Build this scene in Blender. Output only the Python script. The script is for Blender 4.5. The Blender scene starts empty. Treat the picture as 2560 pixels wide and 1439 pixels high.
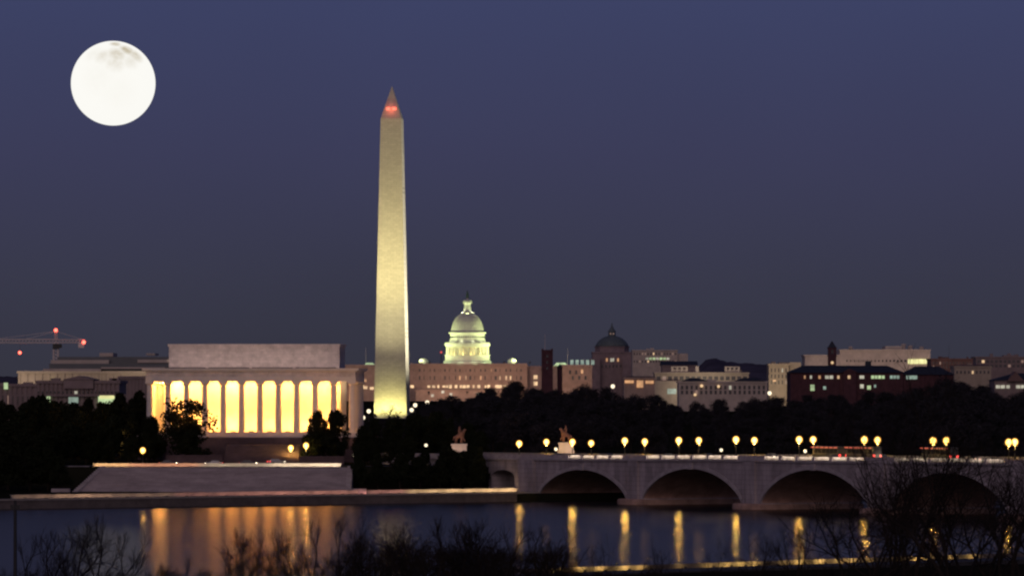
import bpy, bmesh, math, random
from mathutils import Vector, Matrix

# ------------------------------------------------------------------ camera, world, light, exposure
S = bpy.context.scene
COL = S.collection
KA = 7.29e-5            # radians per photograph pixel (2560 wide)
H = 29.3                # eye height above the river
HOR = 960.0             # pixel row of the horizon in the photograph

cam_d = bpy.data.cameras.new('camera')
cam = bpy.data.objects.new('camera', cam_d)
COL.objects.link(cam)
cam.location = (0, 0, H)
cam.rotation_euler = (math.radians(90), 0, 0)
cam_d.sensor_width = 36
cam_d.lens = 36 / (2560 * KA)
cam_d.shift_y = (HOR - 719.5) / 2560
cam_d.clip_start = 1
cam_d.clip_end = 120000
S.camera = cam

S.render.engine = 'CYCLES'
S.view_settings.view_transform = 'Standard'
S.view_settings.look = 'None'
S.view_settings.exposure = 0
S.view_settings.gamma = 1
S.cycles.use_denoising = True
S.cycles.max_bounces = 5
S.cycles.diffuse_bounces = 3
S.cycles.glossy_bounces = 3
S.cycles.sample_clamp_indirect = 15
S.cycles.filter_width = 2.3
S.cycles.caustics_reflective = False
S.cycles.caustics_refractive = False

W = bpy.data.worlds.new('World')
S.world = W
W.use_nodes = True
nt = W.node_tree
nt.nodes.clear()
out = nt.nodes.new('ShaderNodeOutputWorld')
add = nt.nodes.new('ShaderNodeAddShader')
bg1 = nt.nodes.new('ShaderNodeBackground')
bg2 = nt.nodes.new('ShaderNodeBackground')
sky = nt.nodes.new('ShaderNodeTexSky')
sky.sky_type = 'NISHITA'
sky.sun_disc = False
sky.sun_elevation = math.radians(-3.0)
sky.sun_rotation = math.radians(180)
sky.altitude = 30
nt.links.new(sky.outputs[0], bg1.inputs[0])
bg1.inputs[1].default_value = 0.05
tc = nt.nodes.new('ShaderNodeTexCoord')
sx = nt.nodes.new('ShaderNodeSeparateXYZ')
mr = nt.nodes.new('ShaderNodeMapRange')
rp = nt.nodes.new('ShaderNodeValToRGB')
mr.inputs[1].default_value = -0.01
mr.inputs[2].default_value = 0.50
nt.links.new(tc.outputs['Generated'], sx.inputs[0])
nt.links.new(sx.outputs['Z'], mr.inputs[0])
nt.links.new(mr.outputs[0], rp.inputs[0])
els = rp.color_ramp.elements
els[0].position = 0.0
els[0].color = (0.033, 0.033, 0.047, 1)
els[1].position = 1.0
els[1].color = (0.016, 0.020, 0.058, 1)
for p, c in ((0.10, (0.036, 0.036, 0.053)), (0.22, (0.040, 0.041, 0.069)), (0.40, (0.045, 0.047, 0.100)), (0.62, (0.048, 0.057, 0.135)), (1.0, (0.044, 0.054, 0.135))):
    e = els.new(p * 0.255)
    e.color = (*c, 1)
skn = nt.nodes.new('ShaderNodeTexNoise')
skn.inputs['Scale'].default_value = 9
skn.inputs['Detail'].default_value = 3
skm = nt.nodes.new('ShaderNodeMapRange')
skm.inputs[1].default_value = 0.3
skm.inputs[2].default_value = 0.7
skm.inputs[3].default_value = 0.93
skm.inputs[4].default_value = 1.05
nt.links.new(tc.outputs['Generated'], skn.inputs['Vector'])
nt.links.new(skn.outputs['Fac'], skm.inputs[0])
nt.links.new(skm.outputs[0], bg2.inputs[1])
nt.links.new(rp.outputs[0], bg2.inputs[0])
nt.links.new(bg1.outputs[0], add.inputs[0])
nt.links.new(bg2.outputs[0], add.inputs[1])
nt.links.new(add.outputs[0], out.inputs[0])

# last afterglow in the west, behind the camera
sun_d = bpy.data.lights.new('afterglow', 'SUN')
sun_d.energy = 0.54
sun_d.angle = math.radians(50)
sun_d.color = (1.0, 0.74, 0.68)
sun_o = bpy.data.objects.new('afterglow', sun_d)
COL.objects.link(sun_o)
sun_o.rotation_euler = (math.radians(72), 0, math.radians(-12))

# ------------------------------------------------------------------ helpers
R = random.Random(7)


def lerp(a, b, t):
    return a + (b - a) * t


def interp(x, pts):
    if x <= pts[0][0]:
        return pts[0][1]
    for (x0, y0), (x1, y1) in zip(pts, pts[1:]):
        if x <= x1:
            return lerp(y0, y1, (x - x0) / (x1 - x0))
    return pts[-1][1]


def X(px, D):
    return (px - 1280) * KA * D


def Z(py, D):
    return H - (py - HOR) * KA * D


# shore frame: A on the far waterline, T along the shore, M inland
AX, AY = 0.0, 1372.0
TX, TY = 0.82, 0.572
MX, MY = -0.572, 0.82
PROFILE = [(-4000, 28), (-1128, 27.4), (-1112, 27.0), (-1050, 21), (-960, 13), (-880, 9), (-740, 6), (-620, 4), (-545, 3.1),
           (-508, 2.9), (-497, 2.5), (-491, -2.5), (-480, -3.5), (-3, -3.5), (0.5, -3.0), (0.9, 1.6), (4, 1.8), (24, 2.0), (34, 2.3),
           (96, 2.6), (130, 7.0), (150, 8.0), (180, 9.0), (420, 9.5), (900, 10), (1150, 12), (1500, 12), (2600, 13), (4500, 15), (9000, 20), (40000, 24)]


def shore_d(x, y):
    return (x - AX) * MX + (y - AY) * MY


def gz(x, y):
    z = interp(shore_d(x, y), PROFILE)
    return max(z, 8.0) if (-200 < x < -5 and 1411.5 < y < 1640) else z


def mat(name, c, rough=0.7, var=0.25, scale=0.5, c2=None, brick=None, joint=0.6, spec=0.3, detail=4, bump=0.0, streak=None):
    m = bpy.data.materials.new(name)
    m.use_nodes = True
    n = m.node_tree.nodes
    L = m.node_tree.links
    b = n['Principled BSDF']
    b.inputs['Roughness'].default_value = rough
    b.inputs['Specular IOR Level'].default_value = spec
    t = n.new('ShaderNodeTexCoord')
    nz = n.new('ShaderNodeTexNoise')
    nz.inputs['Scale'].default_value = scale
    nz.inputs['Detail'].default_value = detail
    nz.inputs['Roughness'].default_value = 0.65
    if streak:
        mp = n.new('ShaderNodeMapping')
        mp.inputs['Scale'].default_value = streak
        L.new(t.outputs['Object'], mp.inputs[0])
        L.new(mp.outputs[0], nz.inputs['Vector'])
    else:
        L.new(t.outputs['Object'], nz.inputs['Vector'])
    r = n.new('ShaderNodeValToRGB')
    lo = c2 if c2 else tuple(v * (1 - var) for v in c)
    r.color_ramp.elements[0].position = 0.3
    r.color_ramp.elements[1].position = 0.7
    r.color_ramp.elements[0].color = (*lo, 1)
    r.color_ramp.elements[1].color = (*[min(1, v * (1 + var * 0.5)) for v in c], 1)
    L.new(nz.outputs['Fac'], r.inputs[0])
    src = r.outputs[0]
    if brick:
        bw, bh = brick
        mp2 = n.new('ShaderNodeMapping')
        mp2.inputs['Rotation'].default_value = (math.radians(90), 0, 0)
        L.new(t.outputs['Object'], mp2.inputs[0])
        br = n.new('ShaderNodeTexBrick')
        br.inputs['Scale'].default_value = 1
        br.inputs['Brick Width'].default_value = bw
        br.inputs['Row Height'].default_value = bh
        br.inputs['Mortar Size'].default_value = bh * 0.05
        br.inputs['Color1'].default_value = (1, 1, 1, 1)
        br.inputs['Color2'].default_value = (0.88, 0.88, 0.88, 1)
        br.inputs['Mortar'].default_value = (joint, joint, joint, 1)
        L.new(mp2.outputs[0], br.inputs['Vector'])
        mx = n.new('ShaderNodeMixRGB')
        mx.blend_type = 'MULTIPLY'
        mx.inputs[0].default_value = 1
        L.new(src, mx.inputs[1])
        L.new(br.outputs['Color'], mx.inputs[2])
        src = mx.outputs[0]
    L.new(src, b.inputs['Base Color'])
    if bump:
        bp = n.new('ShaderNodeBump')
        bp.inputs['Strength'].default_value = bump
        L.new(nz.outputs['Fac'], bp.inputs['Height'])
        L.new(bp.outputs[0], b.inputs['Normal'])
    return m


def glow(name, c, strength, sample=False, var=0.0, scale=0.5):
    m = bpy.data.materials.new(name)
    m.use_nodes = True
    n = m.node_tree.nodes
    b = n['Principled BSDF']
    b.inputs['Base Color'].default_value = (0.3, 0.3, 0.3, 1)
    b.inputs['Emission Color'].default_value = (*c, 1)
    b.inputs['Emission Strength'].default_value = strength
    if var:
        L = m.node_tree.links
        t = n.new('ShaderNodeTexCoord')
        nz = n.new('ShaderNodeTexNoise')
        nz.inputs['Scale'].default_value = scale
        L.new(t.outputs['Object'], nz.inputs['Vector'])
        r = n.new('ShaderNodeMapRange')
        r.inputs[1].default_value = 0.3
        r.inputs[2].default_value = 0.7
        r.inputs[3].default_value = strength * (1 - var)
        r.inputs[4].default_value = strength * (1 + var)
        L.new(nz.outputs['Fac'], r.inputs[0])
        L.new(r.outputs[0], b.inputs['Emission Strength'])
    m.cycles.emission_sampling = 'FRONT' if sample else 'NONE'
    return m


class MB:
    def __init__(self):
        self.v = []
        self.f = []

    def add(self, vs, fs):
        o = len(self.v)
        self.v += [tuple(p) for p in vs]
        self.f += [tuple(o + i for i in q) for q in fs]
        return self

    def box(self, x0, x1, y0, y1, z0, z1):
        vs = [(x0, y0, z0), (x1, y0, z0), (x1, y1, z0), (x0, y1, z0), (x0, y0, z1), (x1, y0, z1), (x1, y1, z1), (x0, y1, z1)]
        return self.add(vs, [(0, 3, 2, 1), (4, 5, 6, 7), (0, 1, 5, 4), (1, 2, 6, 5), (2, 3, 7, 6), (3, 0, 4, 7)])

    def taper(self, x0, x1, y0, y1, z0, z1, k, ky=None):
        ky = k if ky is None else ky
        vs = [(x0, y0, z0), (x1, y0, z0), (x1, y1, z0), (x0, y1, z0), (x0 + k, y0 + ky, z1), (x1 - k, y0 + ky, z1), (x1 - k, y1 - ky, z1), (x0 + k, y1 - ky, z1)]
        return self.add(vs, [(0, 3, 2, 1), (4, 5, 6, 7), (0, 1, 5, 4), (1, 2, 6, 5), (2, 3, 7, 6), (3, 0, 4, 7)])

    def gable(self, x0, x1, y0, y1, z0, z1, along='x'):
        if along == 'x':
            ym = (y0 + y1) / 2
            vs = [(x0, y0, z0), (x1, y0, z0), (x1, y1, z0), (x0, y1, z0), (x0, ym, z1), (x1, ym, z1)]
            return self.add(vs, [(0, 3, 2, 1), (0, 1, 5, 4), (2, 3, 4, 5), (1, 2, 5), (3, 0, 4)])
        xm = (x0 + x1) / 2
        vs = [(x0, y0, z0), (x1, y0, z0), (x1, y1, z0), (x0, y1, z0), (xm, y0, z1), (xm, y1, z1)]
        return self.add(vs, [(0, 3, 2, 1), (1, 2, 5, 4), (3, 0, 4, 5), (0, 1, 4), (2, 3, 5)])

    def lathe(self, prof, n=32, cx=0, cy=0):
        vs, fs = [], []
        for r, z in prof:
            for i in range(n):
                a = 2 * math.pi * i / n
                vs.append((cx + r * math.cos(a), cy + r * math.sin(a), z))
        for j in range(len(prof) - 1):
            for i in range(n):
                k = (i + 1) % n
                fs.append((j * n + i, j * n + k, (j + 1) * n + k, (j + 1) * n + i))
        fs.append(tuple(range(n - 1, -1, -1)))
        fs.append(tuple((len(prof) - 1) * n + i for i in range(n)))
        return self.add(vs, fs)

    def tube(self, p, q, r0, r1, n=6):
        p = Vector(p)
        q = Vector(q)
        d = (q - p)
        if d.length < 1e-6:
            return self
        d.normalize()
        a = d.orthogonal().normalized()
        b = d.cross(a)
        vs = []
        for c, r in ((p, r0), (q, r1)):
            for i in range(n):
                t = 2 * math.pi * i / n
                vs.append(c + (a * math.cos(t) + b * math.sin(t)) * r)
        fs = [(i, (i + 1) % n, n + (i + 1) % n, n + i) for i in range(n)]
        fs += [tuple(range(n - 1, -1, -1)), tuple(range(n, 2 * n))]
        return self.add(vs, fs)

    def ball(self, c, r, seg=14, rings=8, sz=1.0):
        prof = []
        for j in range(rings + 1):
            t = math.pi * j / rings
            prof.append((max(1e-4, r * math.sin(t)), c[2] - r * sz * math.cos(t)))
        return self.lathe(prof, seg, c[0], c[1])

    def mesh(self, name, m, smooth=False):
        me = bpy.data.meshes.new(name)
        me.from_pydata(self.v, [], self.f)
        if m:
            me.materials.append(m)
        if smooth:
            me.polygons.foreach_set('use_smooth', [True] * len(me.polygons))
        me.update()
        return me

    def build(self, name, m, parent=None, smooth=False, label=None):
        return obj(name, self.mesh(name, m, smooth), parent, label)


def obj(name, me, parent=None, label=None):
    o = bpy.data.objects.new(name, me)
    COL.objects.link(o)
    if parent is not None:
        o.parent = parent
    if label:
        o['label'] = label
    return o


def thing(name, label, cat, loc=(0, 0, 0), rz=0, group=None):
    o = bpy.data.objects.new(name, None)
    COL.objects.link(o)
    o.location = loc
    o.rotation_euler = (0, 0, rz)
    return tag(o, label, cat, group)


def tag(o, label, cat, group=None):
    o['label'] = label
    o['category'] = cat
    if group:
        o['group'] = group
    return o


def struct(o, kind='structure'):
    o['kind'] = kind
    return o


def dup(root, loc, rz=0, scale=1.0, label=None, group=None):
    r = root.copy()
    COL.objects.link(r)
    r.location = loc
    r.rotation_euler = (0, 0, rz)
    r.scale = scale if isinstance(scale, tuple) else (scale,) * 3
    if label:
        r['label'] = label
    if group:
        r['group'] = group
    for ch in root.children:
        c = ch.copy()
        COL.objects.link(c)
        c.parent = r
        for g in ch.children:
            d = g.copy()
            COL.objects.link(d)
            d.parent = c
    return r


def lamp(kind, name, energy, color, loc, parent=None, target=None, size=0.3, angle=60, blend=0.5, size_y=None):
    d = bpy.data.lights.new(name, kind)
    d.energy = energy
    d.color = color
    if kind == 'AREA':
        d.shape = 'RECTANGLE'
        d.size = size
        d.size_y = size_y or size
    else:
        d.shadow_soft_size = size
    if kind == 'SPOT':
        d.spot_size = math.radians(angle)
        d.spot_blend = blend
    o = bpy.data.objects.new(name, d)
    COL.objects.link(o)
    if parent is not None:
        o.parent = parent
    o.location = loc
    if target is not None:
        o.rotation_euler = (Vector(target) - Vector(loc)).to_track_quat('-Z', 'Y').to_euler()
    return o


def flood(parent, loc, target, energy, color, angle=60, blend=0.6, size=0.5, s=1.0):
    """a small floodlight housing with its own lamp just in front of the lens"""
    d = (Vector(target) - Vector(loc)).normalized()
    m = MB()
    p = Vector(loc)
    m.tube(p - d * 1.0 * s, p - d * 0.25 * s, 0.25 * s, 0.5 * s, 10)
    m.tube((p.x, p.y, p.z - 1.2 * s), p - d * 0.6 * s, 0.08 * s, 0.08 * s, 6)
    m.build('floodlight', M['iron'], parent)
    lamp('SPOT', 'flood_beam', energy, color, p + d * 0.3 * s, parent, target, size, angle, blend)


ORD = ['first', 'second', 'third', 'fourth', 'fifth', 'sixth', 'seventh', 'eighth', 'ninth', 'tenth', 'eleventh', 'twelfth']

# ------------------------------------------------------------------ materials
M = {}
M['marble'] = mat('marble', (0.66, 0.58, 0.55), 0.65, 0.30, 0.5, brick=(1.9, 0.8), joint=0.8, detail=6)
M['marble_plain'] = mat('marble_plain', (0.66, 0.60, 0.56), 0.6, 0.12, 0.5)
M['obelisk'] = mat('obelisk_stone', (0.60, 0.56, 0.49), 0.7, 0.10, 0.6, brick=(3.0, 1.1), joint=0.66, detail=7)
M['granite'] = mat('granite', (0.42, 0.36, 0.385), 0.75, 0.5, 0.34, brick=(3.4, 1.15), joint=0.7, streak=(1.0, 1.0, 0.22), detail=8)
M['granite_plain'] = mat('granite_plain', (0.42, 0.37, 0.39), 0.75, 0.32, 0.5)
M['barrel'] = mat('glow_toned_barrel_stone', (0.42, 0.27, 0.22), 0.85, 0.4, 0.3)  # reddish tone stands in for warm glow under the arches
M['wetstone'] = mat('wet_dark_stone', (0.13, 0.11, 0.11), 0.8, 0.35, 0.4)
M['steps'] = mat('step_granite', (0.42, 0.36, 0.38), 0.8, 0.34, 0.14, detail=8, brick=(2.4, 0.55), joint=0.72)
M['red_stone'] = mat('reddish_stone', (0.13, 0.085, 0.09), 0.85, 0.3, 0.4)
M['dome'] = mat('dome_paint', (0.70, 0.70, 0.62), 0.6, 0.1, 0.3)
M['sandstone'] = mat('sandstone', (0.42, 0.31, 0.26), 0.8, 0.22, 0.2)
M['beige'] = mat('beige_stone', (0.40, 0.33, 0.27), 0.8, 0.2, 0.15)
M['pale'] = mat('pale_stone', (0.52, 0.44, 0.39), 0.8, 0.2, 0.15)
M['mauve'] = mat('mauve_stone', (0.26, 0.20, 0.20), 0.85, 0.22, 0.2)
M['brick'] = mat('dark_red_brick', (0.085, 0.035, 0.045), 0.85, 0.3, 0.4)
M['redbrick'] = mat('faded_red_brick', (0.17, 0.105, 0.10), 0.85, 0.3, 0.15)
M['hazed_rose'] = mat('hazed_rose_stone', (0.27, 0.20, 0.21), 0.85, 0.25, 0.15)  # rose stone lightened to paint in distance haze
M['dimglass'] = mat('dim_window_glass', (0.085, 0.078, 0.085), 0.35, 0.4, 0.15, spec=0.4)
M['slate'] = mat('slate_roof', (0.030, 0.036, 0.052), 0.7, 0.3, 0.4)
M['copper'] = mat('hazed_green_copper', (0.115, 0.145, 0.155), 0.6, 0.3, 0.5)  # copper lightened towards the sky tone, haze put into the colour
M['bronze'] = mat('dark_bronze', (0.05, 0.08, 0.075), 0.5, 0.2, 1)
M['gilt'] = mat('weathered_gilt', (0.30, 0.15, 0.10), 0.45, 0.35, 1.5)
M['glass'] = mat('dark_glass', (0.02, 0.024, 0.034), 0.25, 0.3, 0.3, spec=0.5)
M['glazing'] = mat('blue_grey_glazing', (0.075, 0.085, 0.10), 0.4, 0.2, 0.1, spec=0.5)
M['iron'] = mat('dark_iron', (0.03, 0.03, 0.033), 0.55, 0.2, 2)
M['cranepaint'] = mat('crane_paint', (0.66, 0.58, 0.57), 0.6, 0.15, 0.8)
M['asphalt'] = mat('asphalt', (0.055, 0.052, 0.052), 0.75, 0.3, 0.7)
M['paving'] = mat('pale_paving', (0.32, 0.29, 0.27), 0.8, 0.2, 0.6)
M['soil'] = mat('dark_turf', (0.022, 0.022, 0.015), 0.95, 0.4, 0.05, spec=0.0)
M['hill'] = mat('hazed_hill_woods', (0.11, 0.10, 0.135), 0.95, 0.4, 0.02, spec=0.0)  # woods made paler and bluer in place of far haze
M['leaf'] = mat('evergreen_leaf', (0.020, 0.024, 0.014), 0.8, 0.5, 0.35, spec=0.0)
M['twig'] = mat('winter_twig', (0.042, 0.040, 0.048), 0.9, 0.4, 0.3, spec=0.0)
M['bark'] = mat('bark', (0.030, 0.024, 0.020), 0.9, 0.4, 2, spec=0.0)
M['nearbark'] = mat('near_bark', (0.026, 0.020, 0.018), 0.9, 0.4, 3, spec=0.05)
M['hedge'] = mat('hedge_leaf', (0.030, 0.032, 0.020), 0.9, 0.5, 0.6, spec=0.0)
M['rubber'] = mat('rubber', (0.02, 0.02, 0.02), 0.8, 0.1, 4)
for nm, c in (('car_grey', (0.10, 0.10, 0.11)), ('car_dark', (0.03, 0.03, 0.04)), ('car_white', (0.6, 0.58, 0.56)), ('car_red', (0.22, 0.03, 0.03))):
    M[nm] = mat(nm, c, 0.35, 0.08, 1.5, spec=0.5)
def halo_globe():
    # bright centre; amber rim paints the lamp's halo into the globe
    m = glow('lamp_globe', (1.0, 0.62, 0.13), 7.0, False)
    n, L = m.node_tree.nodes, m.node_tree.links
    lw = n.new('ShaderNodeLayerWeight')
    r = n.new('ShaderNodeValToRGB')
    e = r.color_ramp.elements
    e[0].position, e[0].color = 0.08, (1.0, 0.56, 0.12, 1)
    e[1].position, e[1].color = 0.66, (0.025, 0.008, 0.001, 1)
    k = e.new(0.34)
    k.color = (0.16, 0.075, 0.012, 1)
    L.new(lw.outputs['Facing'], r.inputs[0])
    L.new(r.outputs[0], n['Principled BSDF'].inputs['Emission Color'])
    n['Principled BSDF'].inputs['Base Color'].default_value = (0.02, 0.02, 0.02, 1)
    return m


M['globe'] = halo_globe()
M['globe_small'] = glow('small_lamp_globe', (1.0, 0.84, 0.58), 1.5, False)
M['red_light'] = glow('red_beacon', (1.0, 0.10, 0.06), 5.0)
M['red_aviation'] = glow('aviation_red', (1.0, 0.12, 0.07), 1.6)
M['red_dim'] = glow('red_marker', (1.0, 0.09, 0.06), 0.75)
M['tail'] = glow('tail_lamp', (1.0, 0.05, 0.04), 2.2)
M['head'] = glow('head_lamp', (1.0, 0.86, 0.62), 9)
M['win_warm'] = glow('warm_window', (1.0, 0.66, 0.34), 0.75, var=0.5, scale=0.3)
M['win_amber'] = glow('amber_window', (1.0, 0.50, 0.20), 0.55, var=0.5, scale=0.2)
M['win_dim'] = glow('dim_amber_window', (1.0, 0.58, 0.40), 0.16)
M['win_white'] = glow('white_window', (0.85, 0.82, 0.62), 0.42, var=0.5, scale=0.3)
M['win_green'] = glow('greenish_window', (0.62, 0.85, 0.42), 0.6, var=0.5, scale=0.3)
M['win_yellow'] = glow('yellow_window', (0.95, 0.92, 0.38), 0.85, var=0.3, scale=0.2)
M['win_cyan'] = glow('pale_green_window', (0.45, 0.66, 0.52), 0.4, var=0.5, scale=0.3)

WARM = (1.0, 0.70, 0.30)

# ------------------------------------------------------------------ ground, water, hills
def build_ground():
    us = [-30000, -9000, -3000, -1200, -700, -450, -300, -200, -140, -100, -70, -40, -10, 20, 50, 80, 120, 170, 240, 350, 500, 800, 1500, 4000, 10000, 30000]
    ds = sorted(set([p[0] for p in PROFILE] + [-2200, -1600, -1200, -1000, -920, -800, -680, -580, -400, -250, -100, 14, 45, 90, 140, 300, 600, 2000, 3500, 6500, 15000, 25000]))
    vs, fs = [], []
    for d in ds:
        for u in us:
            vs.append((AX + u * TX + d * MX, AY + u * TY + d * MY, interp(d, PROFILE)))
    n = len(us)
    for j in range(len(ds) - 1):
        for i in range(n - 1):
            fs.append((j * n + i, j * n + i + 1, (j + 1) * n + i + 1, (j + 1) * n + i))
    m = MB()
    m.add(vs, fs)
    struct(m.build('ground', M['soil']))


build_ground()


def build_water():
    vs = []
    for u, d in ((-4000, -494), (4000, -494), (4000, 0.8), (-4000, 0.8)):
        vs.append((AX + u * TX + d * MX, AY + u * TY + d * MY, 0))
    m = MB().add(vs, [(0, 1, 2, 3)])
    mt = bpy.data.materials.new('river_water')
    mt.use_nodes = True
    n = mt.node_tree.nodes
    L = mt.node_tree.links
    n.remove(n['Principled BSDF'])
    df = n.new('ShaderNodeBsdfDiffuse')
    df.inputs[0].default_value = (0.006, 0.010, 0.018, 1)
    gl = n.new('ShaderNodeBsdfAnisotropic')
    gl.distribution = 'BECKMANN'
    gl.inputs['Color'].default_value = (0.42, 0.37, 0.31, 1)
    gl.inputs['Roughness'].default_value = 0.158
    gl.inputs['Anisotropy'].default_value = 0.58
    tg = n.new('ShaderNodeCombineXYZ')
    tg.inputs[0].default_value = 1.0
    L.new(tg.outputs[0], gl.inputs['Tangent'])
    ad = n.new('ShaderNodeAddShader')
    L.new(df.outputs[0], ad.inputs[0])
    L.new(gl.outputs[0], ad.inputs[1])
    L.new(ad.outputs[0], n['Material Output'].inputs[0])
    t = n.new('ShaderNodeTexCoord')
    mp = n.new('ShaderNodeMapping')
    mp.inputs['Scale'].default_value = (0.30, 0.055, 1)
    L.new(t.outputs['Object'], mp.inputs[0])
    nz = n.new('ShaderNodeTexNoise')
    nz.inputs['Scale'].default_value = 1.0
    nz.inputs['Detail'].default_value = 5
    nz.inputs['Roughness'].default_value = 0.6
    L.new(mp.outputs[0], nz.inputs['Vector'])
    bp = n.new('ShaderNodeBump')
    bp.inputs['Strength'].default_value = 0.13
    bp.inputs['Distance'].default_value = 1.0
    L.new(nz.outputs['Fac'], bp.inputs['Height'])
    L.new(bp.outputs[0], gl.inputs['Normal'])
    struct(m.build('river_water', mt))


build_water()


def ridge(name, D, pts, depth):
    m = MB()
    vs, fs = [], []
    base = -20
    rr = random.Random(len(pts) + int(D))
    xs = []
    px = pts[0][0]
    while px <= pts[-1][0]:
        xs.append(px)
        px += 9
    for px in xs:
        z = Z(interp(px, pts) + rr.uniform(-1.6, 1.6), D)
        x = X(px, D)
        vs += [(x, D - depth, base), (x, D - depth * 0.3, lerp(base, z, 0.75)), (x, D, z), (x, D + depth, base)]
    for i in range(len(xs) - 1):
        a, c = i * 4, i * 4 + 4
        for k in range(3):
            fs.append((a + k, c + k, c + k + 1, a + k + 1))
    m.add(vs, fs)
    return struct(m.build(name, M['hill'], smooth=True))


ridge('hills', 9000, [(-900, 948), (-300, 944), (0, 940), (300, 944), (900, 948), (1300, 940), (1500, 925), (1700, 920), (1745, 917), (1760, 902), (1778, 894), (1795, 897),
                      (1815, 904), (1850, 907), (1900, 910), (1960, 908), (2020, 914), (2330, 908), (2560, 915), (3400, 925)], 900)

# ------------------------------------------------------------------ moon
def build_moon():
    D = 60000
    c = (X(283, D), D, Z(208.5, D))
    m = MB().ball((0, 0, 0), 105.5 * KA * D, 96, 64)
    mt = bpy.data.materials.new('moon_surface')
    mt.use_nodes = True
    n = mt.node_tree.nodes
    L = mt.node_tree.links
    b = n['Principled BSDF']
    b.inputs['Base Color'].default_value = (0.1, 0.1, 0.1, 1)
    b.inputs['Specular IOR Level'].default_value = 0
    t = n.new('ShaderNodeTexCoord')
    r0 = 105.5 * KA * D
    # maria: dark plains clustered near the upper limb
    acc = None
    for (dx, dz, rad, st) in ((38, 80, 24, 0.95), (9, 95, 18, 0.8), (14, 68, 30, 0.6), (60, 66, 26, 0.65), (-20, 63, 28, 0.35), (12, 47, 32, 0.35), (-45, 70, 30, 0.14), (48, 50, 26, 0.3), (-30, 10, 60, 0.06), (20, -30, 60, 0.05)):
        yy = -math.sqrt(max(0.02, 1 - (dx / 105) ** 2 - (dz / 105) ** 2))
        v = n.new('ShaderNodeVectorMath')
        v.operation = 'DISTANCE'
        v.inputs[1].default_value = (dx / 105.5 * r0, yy * r0, dz / 105.5 * r0)
        L.new(t.outputs['Object'], v.inputs[0])
        k = n.new('ShaderNodeMapRange')
        k.interpolation_type = 'SMOOTHSTEP'
        k.inputs[1].default_value = rad / 105.5 * r0 * 1.15
        k.inputs[2].default_value = rad / 105.5 * r0 * 0.1
        k.inputs[3].default_value = 0
        k.inputs[4].default_value = st
        L.new(v.outputs['Value'], k.inputs[0])
        if acc is None:
            acc = k.outputs[0]
        else:
            a = n.new('ShaderNodeMath')
            a.operation = 'MAXIMUM'
            L.new(acc, a.inputs[0])
            L.new(k.outputs[0], a.inputs[1])
            acc = a.outputs[0]
    nz = n.new('ShaderNodeTexNoise')
    nz.inputs['Scale'].default_value = 9 / r0
    nz.inputs['Detail'].default_value = 4
    L.new(t.outputs['Object'], nz.inputs['Vector'])
    q = n.new('ShaderNodeMath')
    q.operation = 'MULTIPLY'
    L.new(acc, q.inputs[0])
    k2 = n.new('ShaderNodeMapRange')
    k2.inputs[1].default_value = 0.3
    k2.inputs[2].default_value = 0.65
    k2.inputs[3].default_value = 0.62
    k2.inputs[4].default_value = 1.1
    L.new(nz.outputs['Fac'], k2.inputs[0])
    L.new(k2.outputs[0], q.inputs[1])
    mx = n.new('ShaderNodeMixRGB')
    mx.inputs[1].default_value = (0.96, 0.95, 0.90, 1)
    mx.inputs[2].default_value = (0.50, 0.43, 0.29, 1)
    L.new(q.outputs[0], mx.inputs[0])
    L.new(mx.outputs[0], b.inputs['Emission Color'])
    b.inputs['Emission Strength'].default_value = 1.0
    mt.cycles.emission_sampling = 'NONE'
    o = m.build('moon', mt, smooth=True)
    o.location = c
    tag(o, 'big pale full moon with brownish patches near its top', 'moon')


build_moon()

# ------------------------------------------------------------------ obelisk
def build_obelisk():
    D = 2800
    b = thing('stone_obelisk', 'tall floodlit stone obelisk with a pointed tip above dark trees', 'obelisk', (X(980, D), D, 12.0), math.radians(-5))
    w0, w1, hs, hp = 8.4, 5.25, 152.5, 16.9
    MB().taper(-w0, w0, -w0, w0, 0, hs, w0 - w1).build('shaft', M['obelisk'], b)
    py = MB()
    py.add([(-w1, -w1, hs), (w1, -w1, hs), (w1, w1, hs), (-w1, w1, hs), (0, 0, hs + hp)], [(0, 3, 2, 1), (0, 1, 4), (1, 2, 4), (2, 3, 4), (3, 0, 4)])
    p = py.build('pyramidion', M['obelisk'], b)
    for k, (sx, xx) in enumerate(((-1, -1.6), (1, 1.6))):
        zz = hs + 5.0
        yf = -(w1 * (1 - 5.0 / hp))
        w = MB()
        w.box(xx - 1.05, xx + 1.05, yf - 0.35, yf + 0.6, zz - 0.7, zz + 0.8)
        w.build('aviation_light', M['red_aviation'], p)
    lamp('POINT', 'red_spill', 420, (1, 0.15, 0.08), (0, -w1 - 1.2, hs + 5), b, size=0.3)
    # ground floodlights before the west face and one bank on the south side
    C1 = (1.0, 0.90, 0.46)
    for xx in (-12, 12):
        flood(b, (xx, -85, 2.0), (xx * 0.1, -6, 68), 1.9e5, C1, 40, 1.0, s=1.5)
    flood(b, (-4, -75, 2.0), (0, -6, 120), 6.6e5, (1.0, 0.86, 0.36), 50, 1.0, s=1.5)
    for xx in (-9, 0, 9):
        flood(b, (xx, -15, 0.8), (xx * 0.4, -8, 9), 0.85e4, (1.0, 0.92, 0.30), 105, 1.0)
    flood(b, (80, -8, 2.0), (8, 0, 90), 1.2e6, (1.0, 0.92, 0.66), 80, 1.0, s=1.5)


build_obelisk()

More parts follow.
